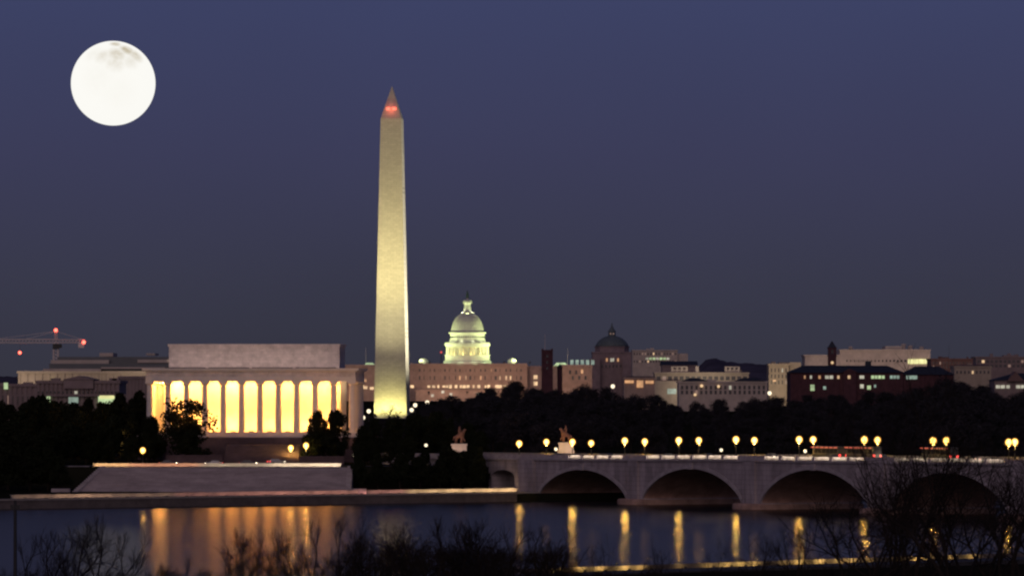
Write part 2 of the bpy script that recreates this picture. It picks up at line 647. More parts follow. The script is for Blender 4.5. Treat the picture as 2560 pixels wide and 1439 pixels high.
# ------------------------------------------------------------------ marble temple (memorial)
def build_temple():
    D = 1510
    s = KA * D
    z0 = Z(1092, D)
    t = thing('marble_temple', 'flat roofed marble temple with golden lit colonnade and tall plain attic', 'temple', (X(627, D), D, 0), math.radians(-2.2))
    hw = 27.9                    # half width between corner column axes
    sp = 2 * hw / 11
    dep = 35.0
    zb = Z(1079, D)              # column foot
    zt = Z(953, D)               # column head (soffit)
    ze = Z(920, D)               # entablature top
    za = Z(859, D)               # attic top
    # stylobate of three steps
    st = MB()
    for k in range(3):
        e = 3.4 - k * 0.8
        h = (zb - z0) / 3
        st.box(-hw - e, hw + e, -e, dep + e, z0 + k * h, z0 + (k + 1) * h)
    st.build('stylobate', M['marble_plain'], t)
    po = MB()
    po.box(-hw - 6, hw + 6, -6, dep + 6, 5.0, z0)
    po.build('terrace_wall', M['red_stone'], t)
    # walls of the inner chamber, with the high end walls
    MB().box(-hw + 3.6, hw - 3.6, 4.6, dep - 4.6, zb, zt + 0.6).build('chamber_wall', M['marble_plain'], t)
    # columns (one mesh, shared)
    hc = zt - zb
    pr = [(0.92, 0), (0.92, 0.02), (0.90, hc * 0.2), (0.86, hc * 0.5), (0.76, hc - 1.4), (0.74, hc - 1.15), (0.8, hc - 1.0), (1.06, hc - 0.68), (1.1, hc - 0.58)]
    cm = MB().lathe(pr, 20)
    cm.box(-1.14, 1.14, -1.14, 1.14, hc - 0.58, hc)
    cme = cm.mesh('column', M['marble_plain'])
    pos = [(-hw + i * sp, 0) for i in range(12)] + [(-hw + i * sp, dep) for i in range(12)]
    ns = 7
    for k in range(1, ns):
        pos += [(-hw, dep * k / ns), (hw, dep * k / ns)]
    for (x, y) in pos:
        o = obj('column', cme, t)
        o.location = (x, y, zb)
    # entablature: architrave, frieze, cornice as one ring and ceiling
    en = MB()
    h3 = (ze - zt)
    e = 1.05
    en.box(-hw - e, hw + e, -e, dep + e, zt, zt + h3 * 0.36)
    en.build('architrave', M['marble_plain'], t)
    fr = MB().box(-hw - e + 0.12, hw + e - 0.12, -e + 0.12, dep + e - 0.12, zt + h3 * 0.36, zt + h3 * 0.74)
    fr.build('frieze', M['marble'], t)
    co = MB()
    co.box(-hw - e - 0.35, hw + e + 0.35, -e - 0.35, dep + e + 0.35, zt + h3 * 0.74, zt + h3 * 0.84)
    co.box(-hw - e - 0.9, hw + e + 0.9, -e - 0.9, dep + e + 0.9, zt + h3 * 0.84, ze)
    co.build('cornice', M['marble_plain'], t)
    at = MB()
    aw = 23.6
    ax = 0.4
    at.box(ax - aw, ax + aw, 6, dep - 6, ze, za - 0.7)
    at.box(ax - aw - 0.3, ax + aw + 0.3, 5.7, dep - 5.7, za - 0.7, za)
    at.build('attic', M['marble'], t)
    # warm lighting of the peristyle: lamps on the soffit and on the floor behind the columns
    for i in range(11):
        x = -hw + (i + 0.5) * sp
        hot = {1: 2.0, 4: 1.5, 8: 1.25, 0: 1.0}.get(i, 1.0)
        f = MB().box(x - 0.7, x + 0.7, 1.25, 1.6, zb, zb + 0.3)
        f.build('uplight', M['iron'], t)
        lamp('AREA', 'uplight_beam', 980 * hot, (1.0, 0.44, 0.085), (x, 1.45, zb + 0.36), t, (x, 4.4, zb + 5.2), 1.6, size_y=0.3)
        lamp('AREA', 'soffit_beam', 1250 * hot, (1.0, 0.44, 0.085), (x, 1.7, zt - 0.12), t, (x, 4.4, zt - 4.6), 2.4, size_y=0.3)
    for y in (8, 16, 24, 31):
        lamp('AREA', 'side_beam', 1500, (1.0, 0.47, 0.11), (-hw + 1.3, y, zt - 0.12), t, (-hw + 3.6, y, zt - 6), 3, size_y=0.3)
        lamp('AREA', 'side_beam', 110, (1.0, 0.72, 0.4), (hw - 1.3, y, zt - 0.12), t, (hw - 3.6, y, zt - 6), 3, size_y=0.3)
    # floodlights in the planting before the terrace
    for xx, en_, col in ((-34, 0.7e4, (1, 0.52, 0.24)), (34, 0.9e4, (1, 0.52, 0.24)), (-12, 0.3e4, (1, 0.60, 0.40)), (13, 0.3e4, (1, 0.60, 0.40))):
        flood(t, (xx, -26, 10.2), (xx * 0.8, 0, 31), en_, col, 75, 1.0, s=0.8)
    for xx in (-18, -6, 6, 18):
        MB().box(xx - 5.6, xx + 5.6, -1.0, -0.7, ze, ze + 0.25).build('floodlight', M['iron'], t)
        lamp('AREA', 'attic_wash', 165, (1.0, 0.74, 0.62), (xx, -0.5, ze + 0.3), t, (xx, 6, ze + 4.2), 11.2, size_y=0.25)
    flood(t, (hw + 26, 8, 11), (hw, 14, 26), 0.3e4, (1, 0.55, 0.32), 90, 1.0, s=0.8)


build_temple()


def build_temple_approach():
    """steps and low walls between the temple terrace and the circular road"""
    D = 1462
    m = MB()
    for k in range(12):
        m.box(X(560, D), X(745, D), D + k * 1.1, D + 20, 8.0 + k * 0.42, 8.42 + k * 0.42)
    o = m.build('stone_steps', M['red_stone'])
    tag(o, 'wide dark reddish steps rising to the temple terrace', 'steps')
    w = MB()
    w.box(X(415, 1455), X(556, 1455), 1455, 1456.2, 7.5, Z(1140, 1455))
    w.box(X(415, 1455), X(556, 1455), 1454.8, 1456.4, Z(1140, 1455), Z(1140, 1455) + 0.35)
    o = w.build('low_wall', M['red_stone'])
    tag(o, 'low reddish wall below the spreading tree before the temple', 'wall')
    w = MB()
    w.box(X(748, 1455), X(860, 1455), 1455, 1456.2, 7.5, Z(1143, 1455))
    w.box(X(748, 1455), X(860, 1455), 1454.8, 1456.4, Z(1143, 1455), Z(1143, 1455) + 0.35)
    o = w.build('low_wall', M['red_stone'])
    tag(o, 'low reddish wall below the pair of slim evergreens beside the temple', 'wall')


build_temple_approach()

# ------------------------------------------------------------------ river front: water-gate steps, parkway, sea walls
def P2(u, d, z=0.0):
    return (AX + u * TX + d * MX, AY + u * TY + d * MY, z)


def shore_strip(mb, u0, u1, d0, d1, z0, z1, n=1):
    """box in shore coordinates"""
    for k in range(n):
        a = lerp(u0, u1, k / n)
        b = lerp(u0, u1, (k + 1) / n)
        c = [P2(a, d0), P2(b, d0), P2(b, d1), P2(a, d1)]
        vs = [(x, y, z0) for x, y, _ in c] + [(x, y, z1) for x, y, _ in c]
        mb.add(vs, [(0, 3, 2, 1), (4, 5, 6, 7), (0, 1, 5, 4), (1, 2, 6, 5), (2, 3, 7, 6), (3, 0, 4, 7)])


def u_at(px, d):
    """shore coordinate u where the pixel column meets the line at inland distance d"""
    k = (px - 1280) * KA
    # x = AX + u*TX + d*MX ; y = AY + u*TY + d*MY ; x = k*y
    return (k * (AY + d * MY) - AX - d * MX) / (TX - k * TY)


def build_riverfront():
    sw = MB()
    shore_strip(sw, -420, u_at(1290, 0.4) , 0.0, 0.9, -3, 1.75, 8)
    shore_strip(sw, -420, u_at(1290, 0.4), -0.15, 1.05, 1.75, 2.05, 8)
    o = sw.build('sea_wall', M['wetstone'])
    tag(o, 'low dark granite wall along the far edge of the river', 'wall')
    rd = MB()
    shore_strip(rd, -900, 160, 8, 18, 1.0, 2.06, 1)
    struct(rd.build('riverside_road', M['asphalt']))
    kb = MB()
    shore_strip(kb, -420, 30, 7.5, 7.9, 1.0, 2.2, 1)
    struct(kb.build('road_kerb', M['paving']))
    # raised bank carrying the upper road
    ub_ = MB().box(-200, -6, 1411.5, 1640, 0.5, 7.98)
    struct(ub_.build('upper_terrace', M['soil']))
    g = thing('river_steps', 'broad pale flight of granite steps between riverside road and temple', 'steps', (0, 0, 0))
    st = MB()
    n = 30
    y0, y1 = 1373.0, 1411.0
    xl, xr = X(190, 1373), X(872, 1373)
    for k in range(n):
        st.box(xl + 4.2 * k / n, xr - 0.6 * k / n, lerp(y0, y1, k / n), y1 + 2, lerp(2.0, 8.0, k / n), lerp(2.0, 8.0, (k + 1) / n))
    st.build('steps_flight', M['steps'], g)
    for px, sgn in ((190, 4.2), (872, -0.6)):
        wl = MB()
        xx = X(px, 1373)
        for k in range(15):
            dx = sgn * k / 15
            wl.box(xx + dx - 0.9, xx + dx + 0.5, lerp(y0 - 1, y1 + 2.5, k / 15), lerp(y0 - 1, y1 + 2.5, (k + 1) / 15) - 0.004, 1.0, lerp(2.5, 8.5, (k + 0.5) / 15))
        wl.build('cheek_wall', M['granite_plain'], g)
    for px in (152, 893):
        MB().box(X(px, 1370) - 2.3, X(px, 1370) + 2.3, 1369, 1372, 1.5, 3.3).build('end_block', M['steps'], g)
    # wall and foot lamps added in place of car light trails
    w = thing('trail_standin_wall', 'added lit wall standing in for car light trails above the river steps', 'wall')
    yw = 1425.0
    x0, x1 = X(234, yw), X(852, yw)
    MB().box(x0, x1, yw, yw + 0.7, 7.0, Z(1157, yw) - 0.2).build('wall_body', M['paving'], w)
    MB().box(x0 - 0.2, x1 + 0.2, yw - 0.15, yw + 0.85, Z(1157, yw) - 0.2, Z(1157, yw)).build('coping', M['paving'], w)
    MB().box(X(172, yw), x0 - 1.0, yw - 2, yw - 1.2, 5.0, Z(1164, yw)).build('side_wall', M['granite_plain'], w)
    nL = 14
    for k in range(nL):
        tt = (k + 0.5) / nL
        xx = lerp(x0, x1, tt)
        col = (1.0, 0.58, 0.24) if tt < 0.16 else ((1.0, 0.46, 0.24) if tt < 0.42 else (1.0, 0.80, 0.56))
        MB().box(xx - 0.4, xx + 0.4, yw - 1.5, yw - 1.3, 7.6, 8.06).build('wall_or_standin_lamp', M['iron'], w)
        lamp('AREA', 'trail_standin_beam', (120 if tt < 0.16 else 62 if tt < 0.42 else 42 if tt < 0.72 else 125) * R.uniform(0.75, 1.2), col, (xx, yw - 1.2, 8.14), w, (xx, yw, 8.45), 4.4, size_y=0.2)
    # wall and lamps added along the riverside road for its light trails
    w = thing('trail_standin_wall', 'added lit wall standing in for light trails beside the riverside road', 'wall')
    dW = 19.5
    ua, ub = u_at(30, dW), u_at(1292, dW)
    mb = MB()
    shore_strip(mb, ua, ub, dW, dW + 0.6, 1.0, 2.75, 10)
    mb.build('wall_body', M['paving'], w)
    cp = MB()
    shore_strip(cp, ua - 0.2, ub + 0.2, dW - 0.12, dW + 0.72, 2.75, 2.92, 10)
    cp.build('coping', M['paving'], w)
    nL = 26
    for k in range(nL):
        u = lerp(ua, ub, (k + 0.5) / nL)
        px = 1280 + P2(u, dW)[0] / (KA * P2(u, dW)[1])
        e = interp(px, [(30, 14), (130, 24), (220, 40), (290, 14), (500, 18), (620, 40), (880, 32), (960, 26), (1040, 70), (1290, 130)]) * R.uniform(0.75, 1.2)
        col = (1.0, 0.42, 0.32) if 450 < px < 1000 else ((1.0, 0.66, 0.32) if px >= 1000 else (1.0, 0.60, 0.36))
        f = MB()
        shore_strip(f, u - 0.4, u + 0.4, dW - 1.5, dW - 1.3, 1.9, 2.18)
        f.build('wall_or_standin_lamp', M['iron'], w)
        lamp('AREA', 'trail_standin_beam', e, col, P2(u, dW - 1.2, 2.25), w, P2(u, dW, 2.6), 4.6, size_y=0.15)
    # upper road
    rd = MB().box(-190, -14, 1427, 1438, 7.0, 8.05)
    struct(rd.build('upper_road', M['asphalt']))


build_riverfront()

# ------------------------------------------------------------------ bridge
BX, BY = 7.0, 1386.0
UX, UY = 0.454, -0.891
BRZ = math.atan2(UY, UX)
PT = [(-80, 11.0), (-20, 11.45), (28, 11.75), (86, 12.45), (144, 12.75), (200, 13.1), (260, 13.3), (330, 13.1), (420, 12.4)]


def ptop(s):
    return interp(s, PT)


def bridge_px(s, w=0.0):
    x = BX + UX * s - UY * w
    y = BY + UY * s + UX * w
    return 1280 + x / (KA * y), y


def s_at(px, w=0.0):
    lo, hi = -120.0, 420.0
    for _ in range(60):
        mid = (lo + hi) / 2
        if bridge_px(mid, w)[0] < px:
            lo = mid
        else:
            hi = mid
    return (lo + hi) / 2


BW = 27.4
br = thing('stone_bridge', 'long pale granite bridge of wide low arches over the river', 'bridge', (BX, BY, 0), BRZ)


def build_bridge():
    arches = [(0, 46, 8.1), (55, 103.5, 9.1), (113, 162, 9.65), (172, 221, 9.8), (231, 280, 9.7), (290, 338, 9.4)]
    zs = 1.5

    def intr(s, a, b, crown):
        c = (a + b) / 2
        hs = (b - a) / 2
        rise = crown - zs
        Rr = (hs * hs + rise * rise) / (2 * rise)
        d = s - c
        e_circ = crown - Rr + math.sqrt(max(0, Rr * Rr - d * d))
        e_ell = zs + rise * math.sqrt(max(0, 1 - (d / hs) ** 2))
        return lerp(e_circ, e_ell, 0.45)

    def face_top(s):
        return ptop(s) - 1.25

    for k, (a, b, crown) in enumerate(arches):
        n = 36
        f = MB()
        f2 = MB()
        q = MB()
        ring = MB()
        for i in range(n):
            s0 = a + (b - a) * 0.5 * (1 - math.cos(math.pi * i / n))
            s1 = a + (b - a) * 0.5 * (1 - math.cos(math.pi * (i + 1) / n))
            z0, z1 = intr(s0, a, b, crown), intr(s1, a, b, crown)
            t0, t1 = face_top(s0), face_top(s1)
            for w, o in ((0, 1), (BW, -1)):
                vs = [(s0, w, z0), (s1, w, z1), (s1, w, t1), (s0, w, t0)]
                (f if o > 0 else f2).add(vs, [(0, 1, 2, 3)] if o > 0 else [(3, 2, 1, 0)])
            q.add([(s0, 0.35, z0 + 0.002), (s1, 0.35, z1 + 0.002), (s1, BW - 0.35, z1 + 0.002), (s0, BW - 0.35, z0 + 0.002)], [(3, 2, 1, 0)])
            # proud ring of voussoirs
            h = 0.85
            nx0 = (s0 - (a + b) / 2) / (b - a) * 1.2
            nx1 = (s1 - (a + b) / 2) / (b - a) * 1.2
            vs = [(s0, -0.16, z0), (s1, -0.16, z1), (s1 + nx1 * h, -0.16, z1 + h), (s0 + nx0 * h, -0.16, z0 + h),
                  (s0, 0.36, z0), (s1, 0.36, z1), (s1 + nx1 * h, 0.36, z1 + h), (s0 + nx0 * h, 0.36, z0 + h)]
            ring.add(vs, [(0, 1, 2, 3), (0, 4, 5, 1), (3, 2, 6, 7)])
        f.build('spandrel', M['granite'], br)
        f2.build('spandrel', M['granite'], br)
        q.build('arch_barrel', M['barrel'], br)
        ring.build('arch_ring', M['granite_plain'], br)
        ks = MB()
        c = (a + b) / 2
        ks.taper(c - 0.9, c + 0.9, -0.45, 0.3, crown - 0.15, crown + 1.35, -0.1, 0.0)
        ks.build('keystone', M['granite_plain'], br)
    # piers with pylon fronts and low rounded cutwaters
    edges = [(46, 55), (103.5, 113), (162, 172), (221, 231), (280, 290)]
    for (a, b) in edges:
        p = MB()
        c = (a + b) / 2
        p.box(a, b, 0.003, BW - 0.003, -3.5, face_top(c) - 0.01)
        p.box(a + 2.2, b - 2.2, -0.55, 0.1, 1.2, face_top(c) + 0.02)
        p.build('pier', M['granite'], br)
        cw = MB()
        hw = (b - a) / 2 + 1.4
        vs = []
        prof = [(-hw, 0.2), (-hw, -1.0), (-hw * 0.75, -2.4), (-hw * 0.3, -3.3), (hw * 0.3, -3.3), (hw * 0.75, -2.4), (hw, -1.0), (hw, 0.2)]
        nn = len(prof)
        for zz, sc in ((-3.5, 1.0), (1.0, 1.0), (1.35, 0.93)):
            vs += [(c + x * sc, (y - 0.2) * sc + 0.2, zz) for x, y in prof]
        fs = []
        for l in range(2):
            for i in range(nn):
                j = (i + 1) % nn
                fs.append((l * nn + i, l * nn + j, (l + 1) * nn + j, (l + 1) * nn + i))
        fs.append(tuple(2 * nn + i for i in range(nn)))
        cw.add(vs, fs)
        cw.build('cutwater', M['barrel'], br)
        lg = MB()
        for (e0, e1) in ((a - 1.3, a - 0.004), (b + 0.004, b + 1.3)):
            lg.box(e0, e1, 0.3, BW - 0.3, -3.5, 1.25)
        lg.build('pier_ledge', M['barrel'], br)
    # abutment on the far bank, pierced by the parkway arch
    A0, A1 = -27.0, -14.0
    ab = MB()
    ab.box(A1, 0, 0.003, BW, -3.5, face_top(-7))
    ab.box(-36, A0, 0.003, BW, -3.5, face_top(-30))
    n = 20
    cr, sp = Z(1174, 1402), Z(1192, 1402)
    for i in range(n):
        s0 = A0 + (A1 - A0) * 0.5 * (1 - math.cos(math.pi * i / n))
        s1 = A0 + (A1 - A0) * 0.5 * (1 - math.cos(math.pi * (i + 1) / n))
        c, hs = (A0 + A1) / 2, (A1 - A0) / 2
        z0 = sp + (cr - sp) * math.sqrt(max(0, 1 - ((s0 - c) / hs) ** 2))
        z1 = sp + (cr - sp) * math.sqrt(max(0, 1 - ((s1 - c) / hs) ** 2))
        t = face_top(c)
        ab.add([(s0, 0, z0), (s1, 0, z1), (s1, 0, t), (s0, 0, t)], [(0, 1, 2, 3)])
        ab.add([(s0, BW, z0), (s1, BW, z1), (s1, BW, t), (s0, BW, t)], [(3, 2, 1, 0)])
        ab.add([(s0, 0, z0), (s1, 0, z1), (s1, BW, z1), (s0, BW, z0)], [(3, 2, 1, 0)])
    ab.box(-10.5, -2.5, -0.8, 0.1, -3.5, face_top(-7) + 0.01)
    ab.build('abutment', M['granite'], br)
    # approach embankment wall back to the circle
    em = MB()
    em.box(-95, -36.01, 0.2, BW - 0.2, 2, face_top(-50))
    em.build('approach_ramp', M['granite_plain'], br)
    # roadway
    dk = MB()
    ss = [-95 + 12.0 * i for i in range(44)]
    for s0, s1 in zip(ss, ss[1:]):
        z0, z1 = ptop(s0) - 1.12, ptop(s1) - 1.12
        dk.add([(s0, 4.5, z0), (s1, 4.5, z1), (s1, BW - 4.5, z1), (s0, BW - 4.5, z0)], [(0, 1, 2, 3)])
    dk.build('roadway', M['asphalt'], br)
    for w0, w1 in ((0.0, 4.5), (BW - 4.5, BW)):
        fw = MB()
        for s0, s1 in zip(ss, ss[1:]):
            z0, z1 = ptop(s0) - 0.98, ptop(s1) - 0.98
            vs = [(s0, w0, z0 - 0.3), (s1, w0, z1 - 0.3), (s1, w1, z1 - 0.3), (s0, w1, z0 - 0.3), (s0, w0, z0), (s1, w0, z1), (s1, w1, z1), (s0, w1, z0)]
            fw.add(vs, [(4, 5, 6, 7), (0, 1, 5, 4), (2, 3, 7, 6)])
        fw.build('footway', M['paving'], br)
    # cornice band
    for w0, w1 in ((-0.55, -0.004), (BW + 0.004, BW + 0.55)):
        cn = MB()
        for s0, s1 in zip(ss, ss[1:]):
            z0, z1 = ptop(s0) - 1.0, ptop(s1) - 1.0
            vs = [(s0, w0, z0 - 0.42), (s1, w0, z1 - 0.42), (s1, w1, z1 - 0.42), (s0, w1, z0 - 0.42), (s0, w0, z0), (s1, w0, z1), (s1, w1, z1), (s0, w1, z0)]
            cn.add(vs, [(0, 3, 2, 1), (4, 5, 6, 7), (0, 1, 5, 4), (2, 3, 7, 6)])
        cn.build('cornice', M['granite_plain'], br)
    # balustrades: solid over the piers, panels between backed by a slab added to catch light
    panels = []

    def solid_bit(*a, name='parapet', m='granite_plain'):
        mb = MB()
        wallbit(mb, *a)
        mb.build(name, M[m], br)

    def wallbit(mb, s0, s1, w0, w1, za, zb):
        p0, p1 = ptop(s0), ptop(s1)
        vs = [(s0, w0, p0 - za), (s1, w0, p1 - za), (s1, w1, p1 - za), (s0, w1, p0 - za), (s0, w0, p0 - zb), (s1, w0, p1 - zb), (s1, w1, p1 - zb), (s0, w1, p0 - zb)]
        mb.add(vs, [(0, 3, 2, 1), (4, 5, 6, 7), (0, 1, 5, 4), (1, 2, 6, 5), (2, 3, 7, 6), (3, 0, 4, 7)])

    def run(a, b, npan, first=None):
        """panels from a to b with posts between"""
        post = 1.2
        L = (b - a - post * (npan + 1)) / npan
        s = a
        for i in range(npan):
            solid_bit(s, s + post, -0.05, 0.45, 0.98, 0, name='parapet_post')
            panels.append((s + post, s + post + L))
            s += post + L
        solid_bit(s, s + post, -0.05, 0.45, 0.98, 0, name='parapet_post')

    solid_bit(-95, -36, 0.0, 0.42, 0.98, 0)
    solid_bit(-36, 14.5, 0.0, 0.42, 0.98, 0)
    run(14.5, 45.5, 4)
    solid_bit(45.5, 55.5, 0.0, 0.42, 0.98, 0)
    spans = [(55.5, 103), (113.5, 161.5), (172.5, 220.5), (231.5, 279.5), (290.5, 338)]
    for (a, b) in spans:
        run(a, b, 6)
        solid_bit(b, b + 10.5, 0.0, 0.42, 0.98, 0)
    solid_far = MB()
    wallbit(solid_far, -95, 14.5, BW - 0.42, BW, 0.98, 0)
    sf = 14.5
    while sf < 338:
        wallbit(solid_far, sf, sf + 12, BW - 0.42, BW, 0.98, 0)
        sf += 12
    solid_far.build('parapet', M['paving'], br)
    for (a, b) in panels:
        pm = MB()
        wallbit(pm, a, b, -0.02, 0.42, 0.10, 0.0)
        wallbit(pm, a, b, 0.0, 0.42, 0.98, 0.90)
        wallbit(pm, a, b, 0.30, 0.42, 0.86, 0.14)
        nb = int((b - a) / 0.9)
        for i in range(nb):
            s = lerp(a, b, (i + 0.5) / nb)
            pm.box(s - 0.06, s + 0.06, 0.20, 0.305, ptop(s) - 0.86, ptop(s) - 0.14)
        pm.build('balustrade_panel', M['paving'], br)
        c = (a + b) / 2
        lamp('AREA', 'added_rail_strip', 58 * (1.0 if c < 150 else 0.75), (1.0, 0.84, 0.66), (c, 0.06, ptop(c) - 0.16), br, (c, 0.30, ptop(c) - 0.62), (b - a) * 0.92, size_y=0.06)  # strip light added to make the bright dashes of passing traffic


build_bridge()


def bridge_pt(s, w, z):
    return (BX + UX * s - UY * w, BY + UY * s + UX * w, z)


# street lamps
def lamp_proto(name, label, hgt, rad, globe, group, cat='street lamp', power=0):
    t = thing(name, label, cat, (0, 0, 0), 0, group)
    p = MB()
    p.lathe([(0.32, 0), (0.32, 0.25), (0.2, 0.4), (0.12, 0.8), (0.09, hgt - rad - 0.5), (0.06, hgt - rad - 0.4), (0.05, hgt - rad + 0.02)], 10)
    p.build('post', M['iron'], t)
    g = MB().ball((0, 0, 0), rad, 16, 10, 1.06)
    gl = g.build('globe', globe, t, smooth=True)
    gl.location = (0, 0, hgt)
    if power:
        lamp('POINT', 'globe_light', power, (1.0, 0.60, 0.14), (0, 0, hgt - rad * 1.06 - 0.12), t, size=0.22)
    c = MB().lathe([(rad * 0.45, rad * 0.93), (rad * 0.3, rad * 1.1), (0.05, rad * 1.35)], 10)
    c.build('finial', M['iron'], gl)
    return t


def stretch(o, k):
    # taller post, round globe
    o.scale = (1, 1, k)
    for c in o.children:
        if c.name.startswith('globe') and c.type == 'MESH':
            c.scale = (1, 1, 1 / k)


near_px = [1298, 1431, 1562, 1697, 1840, 1998, 2161, 2333, 2522]
near_row = [1108, 1104, 1101, 1100, 1098, 1098, 1098, 1101, 1105]
far_px = [1366, 1478, 1612, 1747, 1886, 2033, 2194, 2366, 2537]
far_row = [1104, 1107, 1103, 1100, 1100, 1098, 1099, 1100, 1104]
LG = 'globe lamps along the bridge'
proto = None
for side, pxs, rows, w in (('near', near_px, near_row, 0.9), ('far', far_px, far_row, BW - 0.9)):
    for i, (px, row) in enumerate(zip(pxs, rows)):
        s = s_at(px, w)
        y = bridge_px(s, w)[1]
        hz = ptop(s) - 0.98
        hgt = Z(row, y) - hz
        lab = 'glowing globe lamp on the %s parapet of the bridge, %s from the wooded bank' % ('river side' if side == 'near' else 'far', ORD[i])
        if proto is None:
            proto = lamp_proto('street_lamp', lab, 4.2, 0.90, M['globe'], LG, power=1350)
            o = proto
        else:
            o = dup(proto, (0, 0, 0), 0, 1, lab, LG)
        o.location = bridge_pt(s, w, hz)
        stretch(o, hgt / 4.2)

for px, row, D, zb, lab in ((357, 1125, 1462, 8.2, 'globe lamp alone among the dark trees beside the temple'),
                            (727, 1119, 1466, 8.2, 'globe lamp before the temple, lower of a close pair'),
                            (765, 1113, 1464, 8.2, 'globe lamp before the temple, higher of a close pair by the slim evergreens')):
    o = dup(proto, (X(px, D), D, zb), 0, 1, lab, 'globe lamps before the temple')
    stretch(o, (Z(row, D) - zb) / 4.2)

small = None
for px, row, D, hgt, lab in ((1065, 1112, 1440, 4, 'small white lamp among dark trees left of the first statue'),
                             (885, 1138, 1432, 3, 'small greenish lamp at the end of the river steps'),
                             (1348, 1080, 1560, 6, 'small white lamp high before the wood, between two bridge lamps'),
                             (1803, 1124, None, 1.6, 'small white lamp just above the balustrade over the second pier'),
                             (2013, 1127, None, 1.6, 'small white lamp just above the balustrade over the third arch'),
                             (1532, 965, 2500, 7, 'bright white lamp above the wood beside the amber lit building'),
                             (1924, 982, 2600, 7, 'white lamp at the foot of the beige block'),
                             (1029, 1024, 2650, 6, 'upper white lamp right beside the obelisk foot'),
                             (1038, 1012, 2680, 6, 'tiny white lamp above another beside the obelisk foot'),
                             (1390, 1122, 1440, 3, 'added white lamp for car headlights on the bridge end before the second statue'),  # added lamp in place of car headlights
                             (922, 1027, 2640, 6, 'white lamp in the dark gap between temple and obelisk'),
                             (908, 1043, 2600, 6, 'faint lower white lamp close to the temple corner'),
                             (1068, 1005, 2700, 6, 'tall white lamp between the obelisk and the domed building')):
    if D is None:
        w = 2.2
        s = s_at(px, w)
        D = bridge_px(s, w)[1]
    z = Z(row, D)
    if small is None:
        small = lamp_proto('path_lamp', lab, 4.0, 0.42, M['globe_small'], None)
        o = small
    else:
        o = dup(small, (0, 0, 0), 0, 1, lab)
    sc = D / 1440 * (1.25 if row < 1060 else 1.0)
    o.scale = (sc, sc, sc)
    o.location = (X(px, D), D, z - 4.0 * sc)

# ------------------------------------------------------------------ equestrian statues
def skin(name, verts, edges, radii, m, parent, root=0, sub=1):
    me = bpy.data.meshes.new(name)
    me.from_pydata(verts, edges, [])
    o = bpy.data.objects.new(name, me)
    COL.objects.link(o)
    md = o.modifiers.new('skin', 'SKIN')
    sv = me.skin_vertices[0].data
    for i, r in enumerate(radii):
        sv[i].radius = (r, r)
        sv[i].use_root = (i == root)
    md.use_smooth_shade = True
    s = o.modifiers.new('sub', 'SUBSURF')
    s.levels = sub
    s.render_levels = sub
    me.materials.append(m)
    if parent is not None:
        o.parent = parent
    return o


